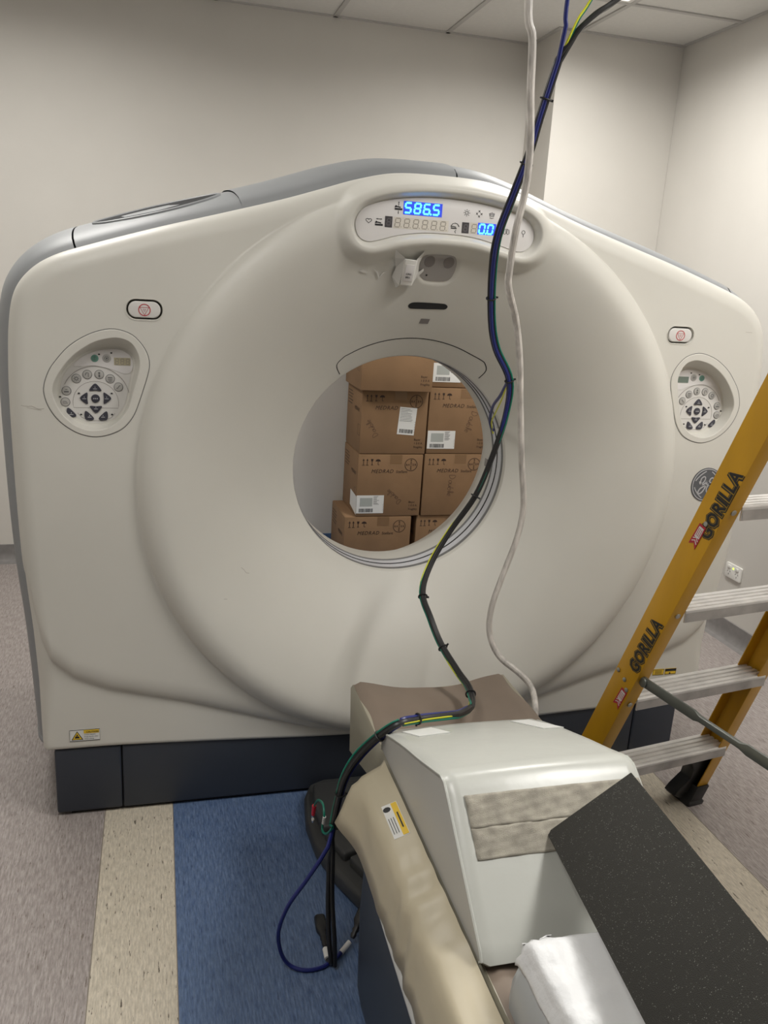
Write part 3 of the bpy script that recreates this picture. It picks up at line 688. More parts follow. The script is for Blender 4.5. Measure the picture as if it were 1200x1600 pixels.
    for u, v in [(-.9475, 1.3325), (-.9762, 1.3050), (-.9180, 1.3060), (-.9468, 1.2775), (-1.0110, 1.2610), (-.9641, 1.2545), (-.9290, 1.2550)]:
        g.ribbon([(u-.0050, v-.0014), (u+.0050, v-.0014)], .0016, .0042, .0047, m1); g.ribbon([(u, v+.0012), (u, v+.0050)], .0013, .0042, .0047, m1)
    for k2 in (-1, 0, 1): g.ribbon([(-.9472+k2*.0045-.0014, 1.3046), (-.9472+k2*.0045+.0014, 1.3046)], .003, .0042, .0047, m1)
    g.build('key_symbol', mat('key_mark', (.45, .45, .47), .5), P, smooth=False)
    g = MB()
    for u, v in [(-.9344, 1.4248), (-.9027, 1.4294), (-.99, 1.3179), (-.9046, 1.3194), (-1.0383, 1.3072), (-.9861, 1.2598), (-.9053, 1.2612)]:
        g.prism(circle(u, v, .0030, 8, .0020), .001, .0030, m1)
    g.build('indicator_dots', 'ink', P, smooth=False)
    MB().prism([(-.8961, 1.3975), (-.8535, 1.3975), (-.8535, 1.4172), (-.8961, 1.4172)], .0022, .0034, m1).build('small_readout', 'lcd' if mx > 0 else 'lcd2', P, smooth=False)
    if mx > 0:
        g = MB()
        for k3 in range(3): seven(g, '8', -.8930+k3*.0140, 1.4000, .0082, .0145, .0020, .0040, m1, .05)
        g.build('digits', 'seg', P, smooth=False)
    return P
console(1)['label'] = 'left control console with pale readout of three eights'; console(-1)['label'] = 'right control console with dark readout'
def stop_button(mx):
    m0 = lambda u, v, w: (CX+mx*u, -w, v)
    b = MB(); b.loft([[m0(*p, w) for p in pill(hx, hy)] for hx, hy, w in ((.0500, .0293, -.004), (.0498, .0291, .0012), (.0478, .0272, .0014), (.0462, .0256, -.004), (.0460, .0254, -.014))])
    P = b.build('stop_button_surround', 'cover', ct, sharp=60)
    MB().prism(pill(.0465, .0258), -.016, -.013, m0).build('recess', mat('recess_brown', (.07, .066, .055), .6), P, smooth=False)
    MB().prism(pill(.0415, .0212), -.013, .0, m0).build('stop_button', 'cover2', P, bevel=.003, bseg=3)
    c = (ESC[0], ESC[1]-.001); g = MB(); g.ribbon(circle(*c, .0148, 24), .0021, 0, .0006, m0, True)
    t3 = lambda s, dz=0: [(c[0]-s, c[1]+s*.58+dz), (c[0]+s, c[1]+s*.58+dz), (c[0], c[1]-s*1.16+dz)]
    g.ribbon(t3(.0115), .0018, 0, .0006, m0, True); g.ribbon(t3(.0036), .0010, 0, .0006, m0, True)
    o = g.build('stop_symbol', 'red', P, smooth=False); o['label'] = 'red circle and triangle symbol'
    return P
stop_button(1); stop_button(-1)
# --- round maker's badge at the right: dark disc, pale ring, script monogram
bc = (.998, 1.064); R_ = .058; mb_ = lambda u, v, w: on_cover(u, v, w)
bd = patch('round_badge', circle(*bc, R_, 40), mat('badge_grey', (.10, .105, .115), .4), .0022, ct); bd['label'] = 'dark grey round badge with a pale script monogram'
g = MB(); g.ribbon(circle(*bc, R_-.0045, 40), .0030, .0022, .0032, mb_, True)
def gs(pts, wd=.0042, n=5, closed=False): g.ribbon([(bc[0]+x*R_, bc[1]+y*R_) for x, y in spline(pts, n, closed)], wd, .0022, .0033, mb_, closed)
for a0 in (100, 190, 280, 10):
    g.ribbon([(bc[0]+(R_*.80-.0035*math.sin(PI*k/8))*math.cos(math.radians(a0+k*8)), bc[1]+(R_*.80-.0035*math.sin(PI*k/8))*math.sin(math.radians(a0+k*8))) for k in range(9)], .0034, .0022, .0033, mb_)
gs([(-.50, .20), (-.46, .06), (-.32, .06), (-.18, .22), (-.14, .40), (-.24, .48), (-.40, .36), (-.42, .14), (-.28, .0), (-.10, .10), (.0, .25)], .0042)
gs([(.0, .25), (-.06, -.10), (-.22, -.42), (-.42, -.54), (-.50, -.42), (-.38, -.22), (-.10, -.06), (.10, .02)], .0042)
gs([(.10, .02), (.30, .08), (.42, .26), (.36, .40), (.22, .36), (.16, .20), (.26, .08), (.14, .0), (.02, -.22), (.08, -.44), (.28, -.48), (.48, -.34), (.50, -.18), (.40, -.22)], .0042)
g.build('monogram', mat('badge_silver', (.50, .50, .52), .35, metal=.3), bd, smooth=False)
# --- caution labels
def caution(x0, x1, z0, z1):
    m0 = mo_; P = np.array([(x0, z0), (x1, z0), (x1, z1), (x0, z1)])
    b = MB(); b.add([on_cover(x0+(x1-x0)*i/6, z0+(z1-z0)*j/3, .0012) for j in range(4) for i in range(7)], [[j*7+i, j*7+i+1, (j+1)*7+i+1, (j+1)*7+i] for j in range(3) for i in range(6)])
    b.ribbon([(x0, z0), (x1, z0), (x1, z1), (x0, z1)], .0015, 0, .0013, m0, True)
    return b
cx0, cx1, cz0, cz1 = -1.052, -.966, .266, .303
o = caution(cx0, cx1, cz0, cz1).build('caution_label', 'white', ct, smooth=False); o['label'] = 'white and yellow caution label low on the left'
g = MB(); g.ribbon([(cx0, cz0), (cx1, cz0), (cx1, cz1), (cx0, cz1)], .0016, .001, .0018, mo_, True); g.prism([(cx0+.004, cz0+.004), (cx0+.038, cz0+.004), (cx0+.021, cz1-.004)], .001, .0018, mo_)
put_text(g, 'CAUTION', cx0+.047, cz1-.0105, .0078, .0026, mo_, offset=.02)
for k, s_ in enumerate(('Crush hazard.', 'Keep hands clear', 'when tilting.')): put_text(g, s_, cx0+.041, cz1-.0185-k*.0070, .0058, .0018, mo_)
G1 = g
g2 = MB(); g2.prism([(cx0+.0075, cz0+.006), (cx0+.0345, cz0+.006), (cx0+.021, cz1-.0075)], .0015, .0024, mo_); g2.prism([(cx0+.040, cz1-.0125), (cx1-.002, cz1-.0125), (cx1-.002, cz1-.0015), (cx0+.040, cz1-.0015)], .001, .002, mo_)
g2.build('yellow_field', 'yellow', o, smooth=False); G1.build('lettering', 'ink', o, smooth=False)
g3 = MB(); g3.prism([(cx0+.014, cz0+.010), (cx0+.028, cz0+.010), (cx0+.026, cz0+.016), (cx0+.016, cz0+.017)], .002, .003, mo_); g3.prism([(cx0+.018, cz0+.018), (cx0+.024, cz0+.018), (cx0+.021, cz0+.024)], .002, .003, mo_); g3.build('hand_symbol', 'ink', o, smooth=False)
for (x0, x1), lb in (((.925, .970), 'yellow laser warning label'), ((.975, 1.020), 'yellow and black laser warning label')):
    o = caution(x0, x1, .350, .372).build('warning_label', 'yellow', ct, smooth=False); o['label'] = lb
    g = MB(); g.ribbon([(x0+.001, .351), (x1-.001, .351), (x1-.001, .371), (x0+.001, .371)], .0014, .001, .0018, mo_, True)
    if x0 > .95: g.prism([(x0, .362), (x1, .362), (x1, .372), (x0, .372)], .001, .0018, mo_); g.prism([(x0+.016, .352), (x0+.024, .352), (x0+.020, .359)], .001, .0018, mo_)
    else:
        for k in range(3): g.ribbon([(x0+.008, .356+k*.005), (x1-.008, .356+k*.005)], .0014, .001, .0018, mo_)
    g.build('lettering', 'ink', o, smooth=False)
# scuff marks on the cover
g = MB()
g.ribbon([tuple(p) for p in spline([(-1.132, 1.288), (-1.115, 1.286), (-1.105, 1.287), (-1.090, 1.280), (-1.075, 1.281)], 4)], .0010, 0, .0004, mo_)
g.ribbon([(-1.118, 1.283), (-1.098, 1.279), (-1.082, 1.276)], .0007, 0, .0004, mo_); g.ribbon([(1.05, 1.57), (1.075, 1.569)], .0008, 0, .0004, mo_)
g.ribbon([tuple(p) for p in spline([(-.545, .80), (-.535, .79), (-.53, .782), (-.52, .778)], 3)], .0010, 0, .0004, mo_); g.ribbon([(-.60, .72), (-.59, .718)], .0010, 0, .0004, mo_)
g.build('scuff_mark', 'seg', fc, smooth=False)

# ------------------------------------------------------------------ cardboard boxes behind the scanner
def scribble(b, u, v, ang, s, mp, w0, w1, flip=False):
    G = {'D': [(0, 0), (0, 1), (.35, .95), (.6, .5), (.35, .05), (0, 0)], 'o': [(.3, .5), (.05, .3), (.15, 0), (.45, .05), (.5, .4), (.3, .5)],
         'u': [(0, .5), (.05, .08), (.3, .0), (.45, .45), (.48, 0)], 'b': [(.05, .95), (.02, 0), (.4, .05), (.42, .4), (.05, .35)], 'l': [(.05, 0), (.2, .5), (.22, 1), (.05, .9), (.12, 0)], 'e': [(.0, .25), (.4, .3), (.3, .5), (.05, .4), (.02, .1), (.4, .0)]}
    x = 0; c, d = math.cos(ang), math.sin(ang)
    for ch in 'Double':
        P = spline(G[ch], 3); b.ribbon([(u+(x+p[0])*s*c-p[1]*s*d, v+(x+p[0])*s*d+p[1]*s*c) for p in P], .0022, w0, w1, mp)
        x += {'D': .8, 'l': .35}.get(ch, .62)
def symbols(b, u, v, mp, w0, w1):
    for du in (0, .022):
        b.ribbon([(u+du, v-.026), (u+du, v)], .0035, w0, w1, mp); b.prism([(u+du-.006, v-.004), (u+du+.006, v-.004), (u+du, v+.008)], w0, w1, mp)
    b.ribbon([(u-.007, v-.030), (u+.029, v-.030)], .0028, w0, w1, mp)
    g = u+.050; b.prism([(g-.007, v+.006), (g+.007, v+.006), (g+.005, v-.008), (g-.005, v-.008)], w0, w1, mp); b.ribbon([(g, v-.008), (g, v-.026)], .003, w0, w1, mp); b.ribbon([(g-.006, v-.028), (g+.006, v-.028)], .003, w0, w1, mp)
    g = u+.085; b.prism([(g+.015*math.cos(t), v-.008+.013*math.sin(t)) for t in np.linspace(0, PI, 9)], w0, w1, mp); b.ribbon([(g, v-.008), (g, v-.026), (g+.004, v-.029), (g+.007, v-.025)], .0026, w0, w1, mp)
def crosslogo(b, u, v, mp, w0, w1, r=.036):
    b.ribbon(circle(u, v, r, 28), .0030, w0, w1, mp, True)
    for i, ch in enumerate('BAYER'):
        put_text(b, ch, u+(i-2)*.0128, v-.0055, .0165, w1, mp, align='CENTER', offset=.008)
        if i != 2: put_text(b, ch, u, v-.0055+(2-i)*.0128, .0165, w1, mp, align='CENTER', offset=.008)
def shiplabel(o, u0, v0, W, H, mp, w, ang=0, tall=False):
    """white shipping label with bars and text lines"""
    c, d = math.cos(ang), math.sin(ang)
    m2 = lambda x, y, z: mp(u0+x*c-y*d, v0+x*d+y*c, z)
    L_ = MB().prism([(0, 0), (W, 0), (W, H), (0, H)], w, w+.0008, m2).build('shipping_label', 'white', o, smooth=False)
    L_['label'] = 'white shipping label with barcode'
    b = MB(); rnd = random.Random(int(u0*1000)); w2 = w+.0012
    x = W*.10 if not tall else W*.12
    while x < W*(.60 if not tall else .90):
        t = rnd.choice((.0012, .0022, .0032)); b.prism([(x, H*.06), (x+t, H*.06), (x+t, H*.06+min(.022, H*.25)), (x, H*.06+min(.022, H*.25))], w, w2, m2); x += t+rnd.choice((.0012, .002))
    for k in range(9):
        y = H*(.94-.055*k); x0 = W*.06; x1 = W*(.35+.5*rnd.random())
        if not tall: x0, x1 = W*.62, W*(.74+.1*rnd.random())
        b.ribbon([(x0, y), (x1, y)], .0017, w, w2, m2)
    b.prism([(W*.80, H*.40), (W*.94, H*.40), (W*.94, H*.40+W*.14), (W*.80, H*.40+W*.14)], w, w2, m2) if False else None
    for i in range(5): b.ribbon([(W*.97, H*(.1+.09*i)), (W*.97, H*(.15+.09*i))], .001, w, w2, m2)
    b.build('lettering', 'ink', L_, smooth=False)
    if not tall: MB().prism([(W*.12, H*.38), (W*.58, H*.38), (W*.58, H*.86), (W*.12, H*.86)], w, w+.0011, m2).build('address_block', 'greylab', L_, smooth=False)
def cardboard_box(label, x0, x1, z0, z1, yf, yb=2.465, front=True, lab=None, pen=None, marks=True, tapez=True, sidelab=False):
    o = thing('cardboard_box', label, 'box', ((x0+x1)/2, (yf+yb)/2, z0), 'cardboard boxes stacked behind the scanner')
    MB().box(x0, x1, yf, yb, z0+.001, z1-.001).build('body', 'card', o, bevel=.004)
    MB().box(x0+.006, x1-.006, yf+.004, yb-.004, z1-.0025, z1+.0005).build('lid_flap', 'card2', o, smooth=False)
    mf = lambda u, v, w: (u, yf-w, v); ms = lambda u, v, w: (x0-w, yb-(u), v)
    xm = (x0+x1)/2+.03
    if tapez: MB().prism([(xm-.035, z1-.055), (xm+.035, z1-.055), (xm+.035, z1-.002), (xm-.035, z1-.002)], 0, .0006, mf).build('packing_tape', 'tape', o, smooth=False)
    pp = lambda b, nm: b.build(nm, 'print', o, smooth=False)
    if marks:
        u, v = x0+.030, z1-.033
        for du in (0, .022):
            b = MB(); b.prism([(u+du-.0017, v-.028), (u+du+.0017, v-.028), (u+du+.0017, v-.004), (u+du+.006, v-.004), (u+du, v+.008), (u+du-.006, v-.004), (u+du-.0017, v-.004)], 0, .0007, mf)
            b.ribbon([(u+du-.008, v-.030), (u+du+.008, v-.030)], .0028, 0, .0007, mf); pp(b, 'arrow_symbol')
        g = u+.050; b = MB(); b.prism([(g-.007, v+.006), (g+.007, v+.006), (g+.005, v-.008), (g-.005, v-.008)], 0, .0007, mf); b.ribbon([(g, v-.007), (g, v-.027)], .003, 0, .0007, mf); b.ribbon([(g-.006, v-.028), (g+.006, v-.028)], .003, 0, .0007, mf); pp(b, 'glass_symbol')
        g = u+.085; b = MB(); b.prism([(g+.015*math.cos(t), v-.008+.013*math.sin(t)) for t in np.linspace(0, PI, 9)], 0, .0007, mf); b.ribbon([(g, v-.007), (g, v-.026), (g+.004, v-.029), (g+.007, v-.025)], .0026, 0, .0007, mf); pp(b, 'umbrella_symbol')
        b = MB(); crosslogo(b, x1-.070, z1-.060, mf, 0, .0007); pp(b, 'round_logo')
        b = MB(); put_text(b, 'MEDRAD', x0+.076, z1-.108, .030, .0009, mf, offset=0, shear=.3, space=1.12); pp(b, 'lettering')
        b = MB(); put_text(b, 'Stellant', x0+.222, z1-.108, .023, .0009, mf, shear=.15); pp(b, 'lettering')
    b = MB()
    for k, s_ in enumerate(('Bayer', '1 0 0 A', 'Fragility')): put_text(b, s_, x1-.070, z0+.078-k*.021, .017, .0009, mf, offset=.004)
    pp(b, 'small_print'); b = MB()
    for k in range(5): b.ribbon([(.03+.0, z1-.04-k*.018), (.13+.02*(k % 2), z1-.04-k*.018)], .004, 0, .0007, ms)
    pp(b, 'small_print'); b = MB(); put_text(b, 'MEDRAD', .20, z1-.13, .030, .0009, ms, offset=0, shear=.3); pp(b, 'lettering'); b = MB()
    b.ribbon([(.30, z0+.10), (.345, z0+.10), (.345, z0+.16), (.30, z0+.16)], .002, 0, .0007, ms, True)
    pp(b, 'printed_square')
    if lab: shiplabel(o, *lab[:4], mf, .0008, lab[4] if len(lab) > 4 else 0, lab[5] if len(lab) > 5 else False)
    if sidelab:
        mc = lambda u, v, w: (x0-w, yf+u, v); MB().prism([(.0, z0+.012), (.155, z0+.035), (.155, z0+.125), (.0, z0+.118)], .0005, .0014, mc).build('label_fold', 'white', o, smooth=False)
    if pen:
        g = MB(); scribble(g, *pen, mf, .0002, .0010); g.build('handwriting', 'pen', o, smooth=False)
    return o
D = math.radians
cardboard_box('brown cardboard box at the bottom of the left stack seen through the bore', .285, .681, 0, .345, 2.10)
cardboard_box('brown cardboard box in the left stack with a white label low at its left corner', .347, .727, .347, .711, 2.10, lab=(.348, .366, .160, .106, 0), pen=(.612, .440, D(138), .030), sidelab=True)
cardboard_box('brown cardboard box in the left stack with a tilted white label under its round logo', .350, .733, .713, 1.073, 2.10, lab=(.560, .828, .100, .155, D(-4), True), pen=(.452, .822, D(121), .030))
cardboard_box('brown unmarked cardboard box jutting forward on top of the left stack', .325, .730, 1.075, 1.42, 2.04, marks=False, yb=2.43)
cardboard_box('brown cardboard box at the bottom of the right stack seen through the bore', .716, 1.09, 0, .345, 2.11)
cardboard_box('brown cardboard box in the right stack with faint vertical handwriting and no label', .737, 1.11, .347, .715, 2.10, pen=(.895, .590, D(-93), .036))
cardboard_box('brown cardboard box in the right stack with a white label at its lower left', .741, 1.115, .717, 1.092, 2.10, lab=(.743, .746, .165, .104, 0), pen=(1.000, .965, D(-108), .036))
cardboard_box('brown cardboard box topping the right stack with a white label at its left edge', .745, 1.12, 1.095, 1.45, 2.11, lab=(.752, 1.125, .165, .106, 0), marks=False)

# ------------------------------------------------------------------ patient table
pt = thing('patient_table', 'beige and taupe vinyl patient table on a dark base running up to the scanner', 'table', (CX*0, -1.3, 0))
TX = .0
def sym(pts): return pts+[(-x, y) for x, y in reversed(pts)]
fp = sym([(-.215, .025), (-.265, .005), (-.292, -.06), (-.306, -.18), (-.298, -.30), (-.262, -.43), (-.19, -.60), (-.16, -.75)])
fp = [(x, y) for x, y in fp]
MB().prism(fp, 0, .055).build('foot_plate', 'foot', pt, bevel=.016, bseg=3)
# raised foot cover panels with gaps between
MB().prism([(-.262, -.045), (-.278, -.17), (-.272, -.27), (.272, -.27), (.278, -.17), (.262, -.045)], .05, .088).build('foot_cover_panel', 'foot', pt, bevel=.010, bseg=3)
MB().prism([(-.270, -.282), (-.232, -.395), (-.17, -.372), (.17, -.372), (.232, -.395), (.270, -.282), (.2, -.278), (-.2, -.278)], .05, .082).build('foot_cover_panel', 'foot', pt, bevel=.008, bseg=3)
MB().prism([(-.222, -.410), (-.150, -.585), (.150, -.585), (.222, -.410), (.16, -.386), (-.16, -.386)], .05, .086).build('foot_cover_panel', 'foot', pt, bevel=.008, bseg=3)
b = MB()
n = 48; zz = [0, .02, .30, .46, .50]
def rr(hx, y0_, y1_, r): return [(x, y) for x, y in rrect(-hx, hx, y0_, y1_, r, 10)]
b.loft([[(x, y, z) for x, y in rr(.285+e, -2.35, -.735+e, .11)] for z, e in ((0, -.01), (.015, 0), (.05, .006), (.25, .010), (.42, .006), (.50, -.02))], cap0=True, cap1=True)
b.build('pedestal', 'pedestal', pt, sharp=50)
# cradle and its milky side skirts (rear end that enters the bowl)
def sec(y):
    t = 1.0
    return t
cr = []
for y in np.linspace(-.345, -2.45, 60):
    lowz = np.interp(y, [-2.45, -.60, -.345], [.47, .455, .385])
    cr.append([(-.222, y, lowz), (-.225, y, .50), (-.228, y, .580), (-.222, y, .590), (-.20, y, .588)]+[(x, y, .586-.022*(1-(x/.2)**2)) for x in np.linspace(-.17, .17, 9)]+[(.20, y, .588), (.222, y, .590), (.228, y, .580), (.225, y, .50), (.222, y, lowz)])
b = MB(); b.loft(cr, closed=False)
b.add(cr[0], [list(range(len(cr[0])))[::-1]])
b.build('cradle', 'beige2', pt, sharp=50, tri=True)['label'] = 'milky beige vinyl covered cradle'
# soft pad lying in the cradle
pd = []
rs = random.Random(3)
for k, y in enumerate(np.linspace(-.352, -2.40, 90)):
    row = []
    for x in np.linspace(-.222, .222, 25):
        e = abs(x)/.222; zc = .601-.018*(1-e*e)
        wr = .004*math.sin(y*23+x*9)*math.exp(-((y+.46)/.12)**2)+.003*math.sin(x*37+y*11)*math.exp(-((y+.42)/.1)**2)
        yy = y+(.026*math.cos(x/.222*PI/2)**2*math.exp(-(y+.352)**2/.004)*-1)
        row.append((x, yy, zc+wr-(.012 if e > .99 else 0)))
    pd.append(row)
b = MB(); b.loft(pd, closed=False); lowr = [(x, y, z-.020) for x, y, z in pd[0]]; b.loft([lowr, pd[0]], closed=False)
b.build('pad', 'padtop', pt, sharp=60)['label'] = 'taupe mat on the cradle'
# vinyl drape over the table body
def wrink(y, s):
    a = math.exp(-((y+1.17)/.13)**2)
    return a*(.0040*math.sin(y*95+s*1.5)+.0030*math.sin(y*61-s*2))+.0022*math.sin(y*19+s*5)+.0008*math.sin(y*41-s*3)
for sgn in (-1, 1):
    rows = []
    for y in np.linspace(-.745, -2.40, 130):
        fl_ = math.exp(-((y+.745)/.075)**2)            # flare at the corner nearest the gantry
        P = [(-.2335, .601), (-.238, .604), (-.244, .597), (-.266, .589), (-.287, .581), (-.297, .573), (-.302, .556), (-.305, .522), (-.308, .482), (-.313, .445)]
        row = []
        for k, (x, z) in enumerate(P):
            s = k/9; f = fl_*max(0, (k-5)/4)
            z2 = z+(-.02 if k == 0 else 0)-.022*fl_*max(0, 1-abs(k-5)/4)
            row.append((sgn*-1*(x-.030*f+wrink(y, s)*(.6 if k > 1 else .1))*1.0, y+.0*f+.01*fl_*s, z2+wrink(y, s)*(1.0 if 1 < k < 9 else .1)+.006*f*math.sin(s*3)))
        rows.append(row)
    b = MB(); b.loft(rows, closed=False)
    o = b.build('vinyl_drape', 'beige', pt, sharp=70); sd = o.modifiers.new('solid', 'SOLIDIFY'); sd.thickness = .003; sd.offset = 0
    hm = lambda y: max(0, math.sin((y+.90)*-2.6))
    rows = [[(-sgn*(-.306), y, .460), (-sgn*(-.3085), y, .440-.004*hm(y)), (-sgn*(-.309), y, .432-.025*hm(y)), (-sgn*(-.307), y, .430-.038*hm(y))] for y in np.linspace(-.92, -2.05, 30)]
    b = MB(); b.loft(rows, closed=False); o = b.build('white_sheet_hem', 'sheet', pt); sd = o.modifiers.new('solid', 'SOLIDIFY'); sd.thickness = .002
MB().box(-.270, .270, -2.40, -.76, .44, .53).build('table_body', 'pedestal', pt, bevel=.01)
MB().prism([(-.2335, -1.45), (-.228, -1.45), (-.228, -.75), (-.2335, -.75)], .600, .607).build('seam_piping', 'beige2', pt, bevel=.002) if False else None
# yellow and white label on the drape
def mdr(u, v, w):   # u along -y, v down the slope
    x = -.2490-v; z = .5952-.365*v
    return (x-w*.35, -.890-u, z+.0032+w*.94)
o = MB().prism([(0, 0), (.108, 0), (.108, .032), (0, .032)], 0, .0012, mdr).build('label_sticker', 'white', pt, smooth=False); o['label'] = 'white and yellow sticker'
g = MB().prism([(0.002, .001), (.106, .001), (.106, .013), (.002, .013)], .001, .002, mdr); g.build('yellow_band', 'yellow', o, smooth=False)
g = MB()
for k in range(3): g.ribbon([(.045, .018+.005*k), (.095, .018+.005*k)], .0013, .001, .0018, mdr)
g.ribbon([(.035, .007), (.085, .007)], .003, .0018, .0024, mdr); g.prism(circle(.016, .024, .008, 10), .001, .0018, mdr)
g.build('lettering', 'ink', o, smooth=False)

# ------------------------------------------------------------------ grey vinyl wedge
wd = thing('positioning_wedge', 'large pale grey vinyl wedge cushion with a worn hook-and-loop strip on its sloping front', 'cushion', (-.03, -1.02, .60))
WX0, WX1 = -.232, .155
def wsec(x, f=0):
    pr = [(-.690, .603), (-.693, .640), (-.702, .655), (-.72, .662), (-1.075, .792), (-1.10, .799), (-1.125, .797), (-1.143, .783), (-1.335, .628), (-1.345, .612), (-1.338, .603)]
    return [(x, y, z) for y, z in pr]
def wsurf(n=34):
    rows = []
    pr = [(-.690, .605), (-.692, .640), (-.700, .654), (-.72, .662)]+[(-.72-.355*t, .662+.130*t+.006*math.sin(PI*t)) for t in np.linspace(.04, 1, 16)]+[(-1.10, .8005), (-1.122, .798), (-1.140, .786)]+[(-1.140-.210*t, .786-.165*t) for t in np.linspace(.05, 1, 14)]+[(-1.358, .609), (-1.352, .602)]
    for i, x in enumerate(np.linspace(0, 1, n)):
        X = WX0+(WX1-WX0)*x; e = min(x, 1-x)*(WX1-WX0); q = max(0, 1-e/.012); ins = .010*(1-math.sqrt(max(0, 1-q*q)))
        row = []
        for (y, z) in pr:
            cy, cz = -1.0, .66; dl = math.hypot(y-cy, z-cz) or 1
            puff = .004*math.sin(PI*x)
            row.append((X, y-(y-cy)/dl*ins, z-(z-cz)/dl*ins+(puff if z > .64 else 0)))
        rows.append(row)
    return rows
rw = wsurf(); b = MB(); b.loft(rw, closed=False); b.build('cushion_cover', 'bolster', wd, sharp=60)
b = MB()
for r_ in (rw[0], rw[-1]): b.add(r_, [list(range(len(r_)))])
b.add([rw[0][0], rw[-1][0], rw[-1][-1], rw[0][-1]], [[0, 1, 2, 3]])
b.build('side_panel', 'bolster2', wd, tri=True, smooth=False)
for r_ in (rw[0], rw[-1]):
    b = MB(); b.tube(r_, .0028, 6); b.build('piping', 'bolster', wd)
def mfront(u, v, w):   # u along x, v up the sloping front, from its foot
    L_ = math.hypot(.217, .178); a = v/L_
    return (u, -1.3595+.217*a-.64*w, .607+.177*a+.0045+.77*w)
vst = MB(); nn = 30; top_ = []
def strip(u0, u1, v0, v1): return [[(mfront(u0+(u1-u0)*i/nn, v0+(v1-v0)*j/12, .0031*math.sin(PI*min(1, max(0, (u0+(u1-u0)*i/nn-WX0)/(WX1-WX0))))+.0007*math.sin(i*1.3+j*.8)+.0006*math.sin(i*.7-j*1.9))) for i in range(nn+1)] for j in range(13)]
b = MB(); b.loft(strip(-.205, .148, .160, .214), closed=False); o = b.build('hook_and_loop_strip', 'velcro', wd); o['label'] = 'worn grey-brown fuzzy strip'; o.modifiers.new('s', 'SOLIDIFY').thickness = .002
b = MB(); b.loft(strip(-.205, .148, .214, .272), closed=False); o = b.build('hook_and_loop_strip', 'velcro', wd); o['label'] = 'worn grey-brown fuzzy strip'; o.modifiers.new('s', 'SOLIDIFY').thickness = .002
def mtop(u, v, w):     # u along x, v = y
    t = (-.72-v)/.355
    return (u, v, .662+.130*t+.006*math.sin(PI*max(0, min(1, t)))+.004*math.sin(PI*(u-WX0)/(WX1-WX0))+w)
for q in ([(-.200, -.742), (-.125, -.728), (-.108, -.812), (-.183, -.818)], [(.075, -.725), (.125, -.722), (.148, -.850), (.100, -.850)]):
    MB().prism(q, .0, .0025, mtop).build('white_tab', 'sheet', wd, smooth=False)

# ------------------------------------------------------------------ charcoal foam slab lying from the wedge towards the camera
A = np.array([.082, -1.217, .845]); B_ = np.array([-.060, -1.206, .735]); d1 = np.array([-.1737, -.9775, .119]); d1 /= np.linalg.norm(d1)
v_ = (B_-A); v_ -= d1*(v_@d1); v_ = v_/np.linalg.norm(v_); nn_ = np.cross(v_, d1); nn_ = nn_ if nn_[2] > 0 else -nn_
sl = thing('foam_slab', 'long flat charcoal speckled foam slab leaning from the wedge over the wrapped headrest', 'foam slab', tuple((A+B_)/2))
msl = lambda u, v, w: tuple(A+v_*u+d1*v+nn_*w)
MB().prism([(0, 0), (.186, .004), (.186, 1.05), (0, 1.05)], -.020, 0, msl).build('foam_block', 'foam', sl, bevel=.0015)

# ------------------------------------------------------------------ headrest in white plastic
hr = thing('headrest', 'grey moulded headrest on the table covered by a crinkled white plastic wrap', 'headrest', (-.05, -1.62, .60))
b = MB()
def hsec(y, e): 
    return [(-.224+e, y, .607), (-.222+e, y, .640), (-.212+e, y, .668), (-.188+e, y, .686-e), (-.10, y, .696-e), (.05, y, .694-e), (.10-e, y, .680), (.112-e, y, .64), (.114-e, y, .607)]
b.loft([hsec(y, e) for y, e in ((-1.408, .030), (-1.418, .012), (-1.438, .003), (-1.50, 0), (-1.90, 0), (-1.95, .02))], closed=False, cap0=True, cap1=True)
b.build('headrest_shell', 'headrest', hr, sharp=60, tri=True)
rows = []; rs = random.Random(5)
for k, y in enumerate(np.linspace(-1.414, -1.93, 60)):
    P = [(-.2015, .672), (-.199, .692), (-.192, .709), (-.178, .7135), (-.16, .7125), (-.12, .7105), (-.08, .7095), (-.03, .708), (.03, .706), (.08, .698), (.105, .675)]
    P = spline(P, 3); row = []
    for j, (x, z) in enumerate(P):
        wv = .0008*math.sin(j*1.1+k*.35)+.0008*math.sin(j*.5-k*.9)+.0006*math.sin(j*2.3+k*1.7)+.0016*math.exp(-((j-11-k*.05)/.8)**2)
        edge = .002*math.sin(j*1.7) if k == 0 else 0
        row.append((x+wv*.5-.004*(j < 3), y+edge, z+wv+(-.010 if k == 0 else -.003 if k == 1 else 0)))
    rows.append(row)
b = MB(); b.loft(rows, closed=False)
o = b.build('plastic_wrap', 'wrap', hr, sharp=80); o.modifiers.new('s', 'SOLIDIFY').thickness = .0015; o['label'] = 'crinkled white plastic wrap'
rows = []
for k in range(9):
    t = k/8; rows.append([(-.196+.028*u+.002*math.sin(k+u*5), -1.411-.005*math.sin(PI*u)+.002*math.sin(k*2.1+u*7), .690+.017*t+.002*math.sin(u*9+k)) for u in np.linspace(0, 1.7, 10)])
b = MB(); b.loft(rows[:6], closed=False); b.build('wrap_ruffle', 'wrap', hr, sharp=80).modifiers.new('s', 'SOLIDIFY').thickness = .001

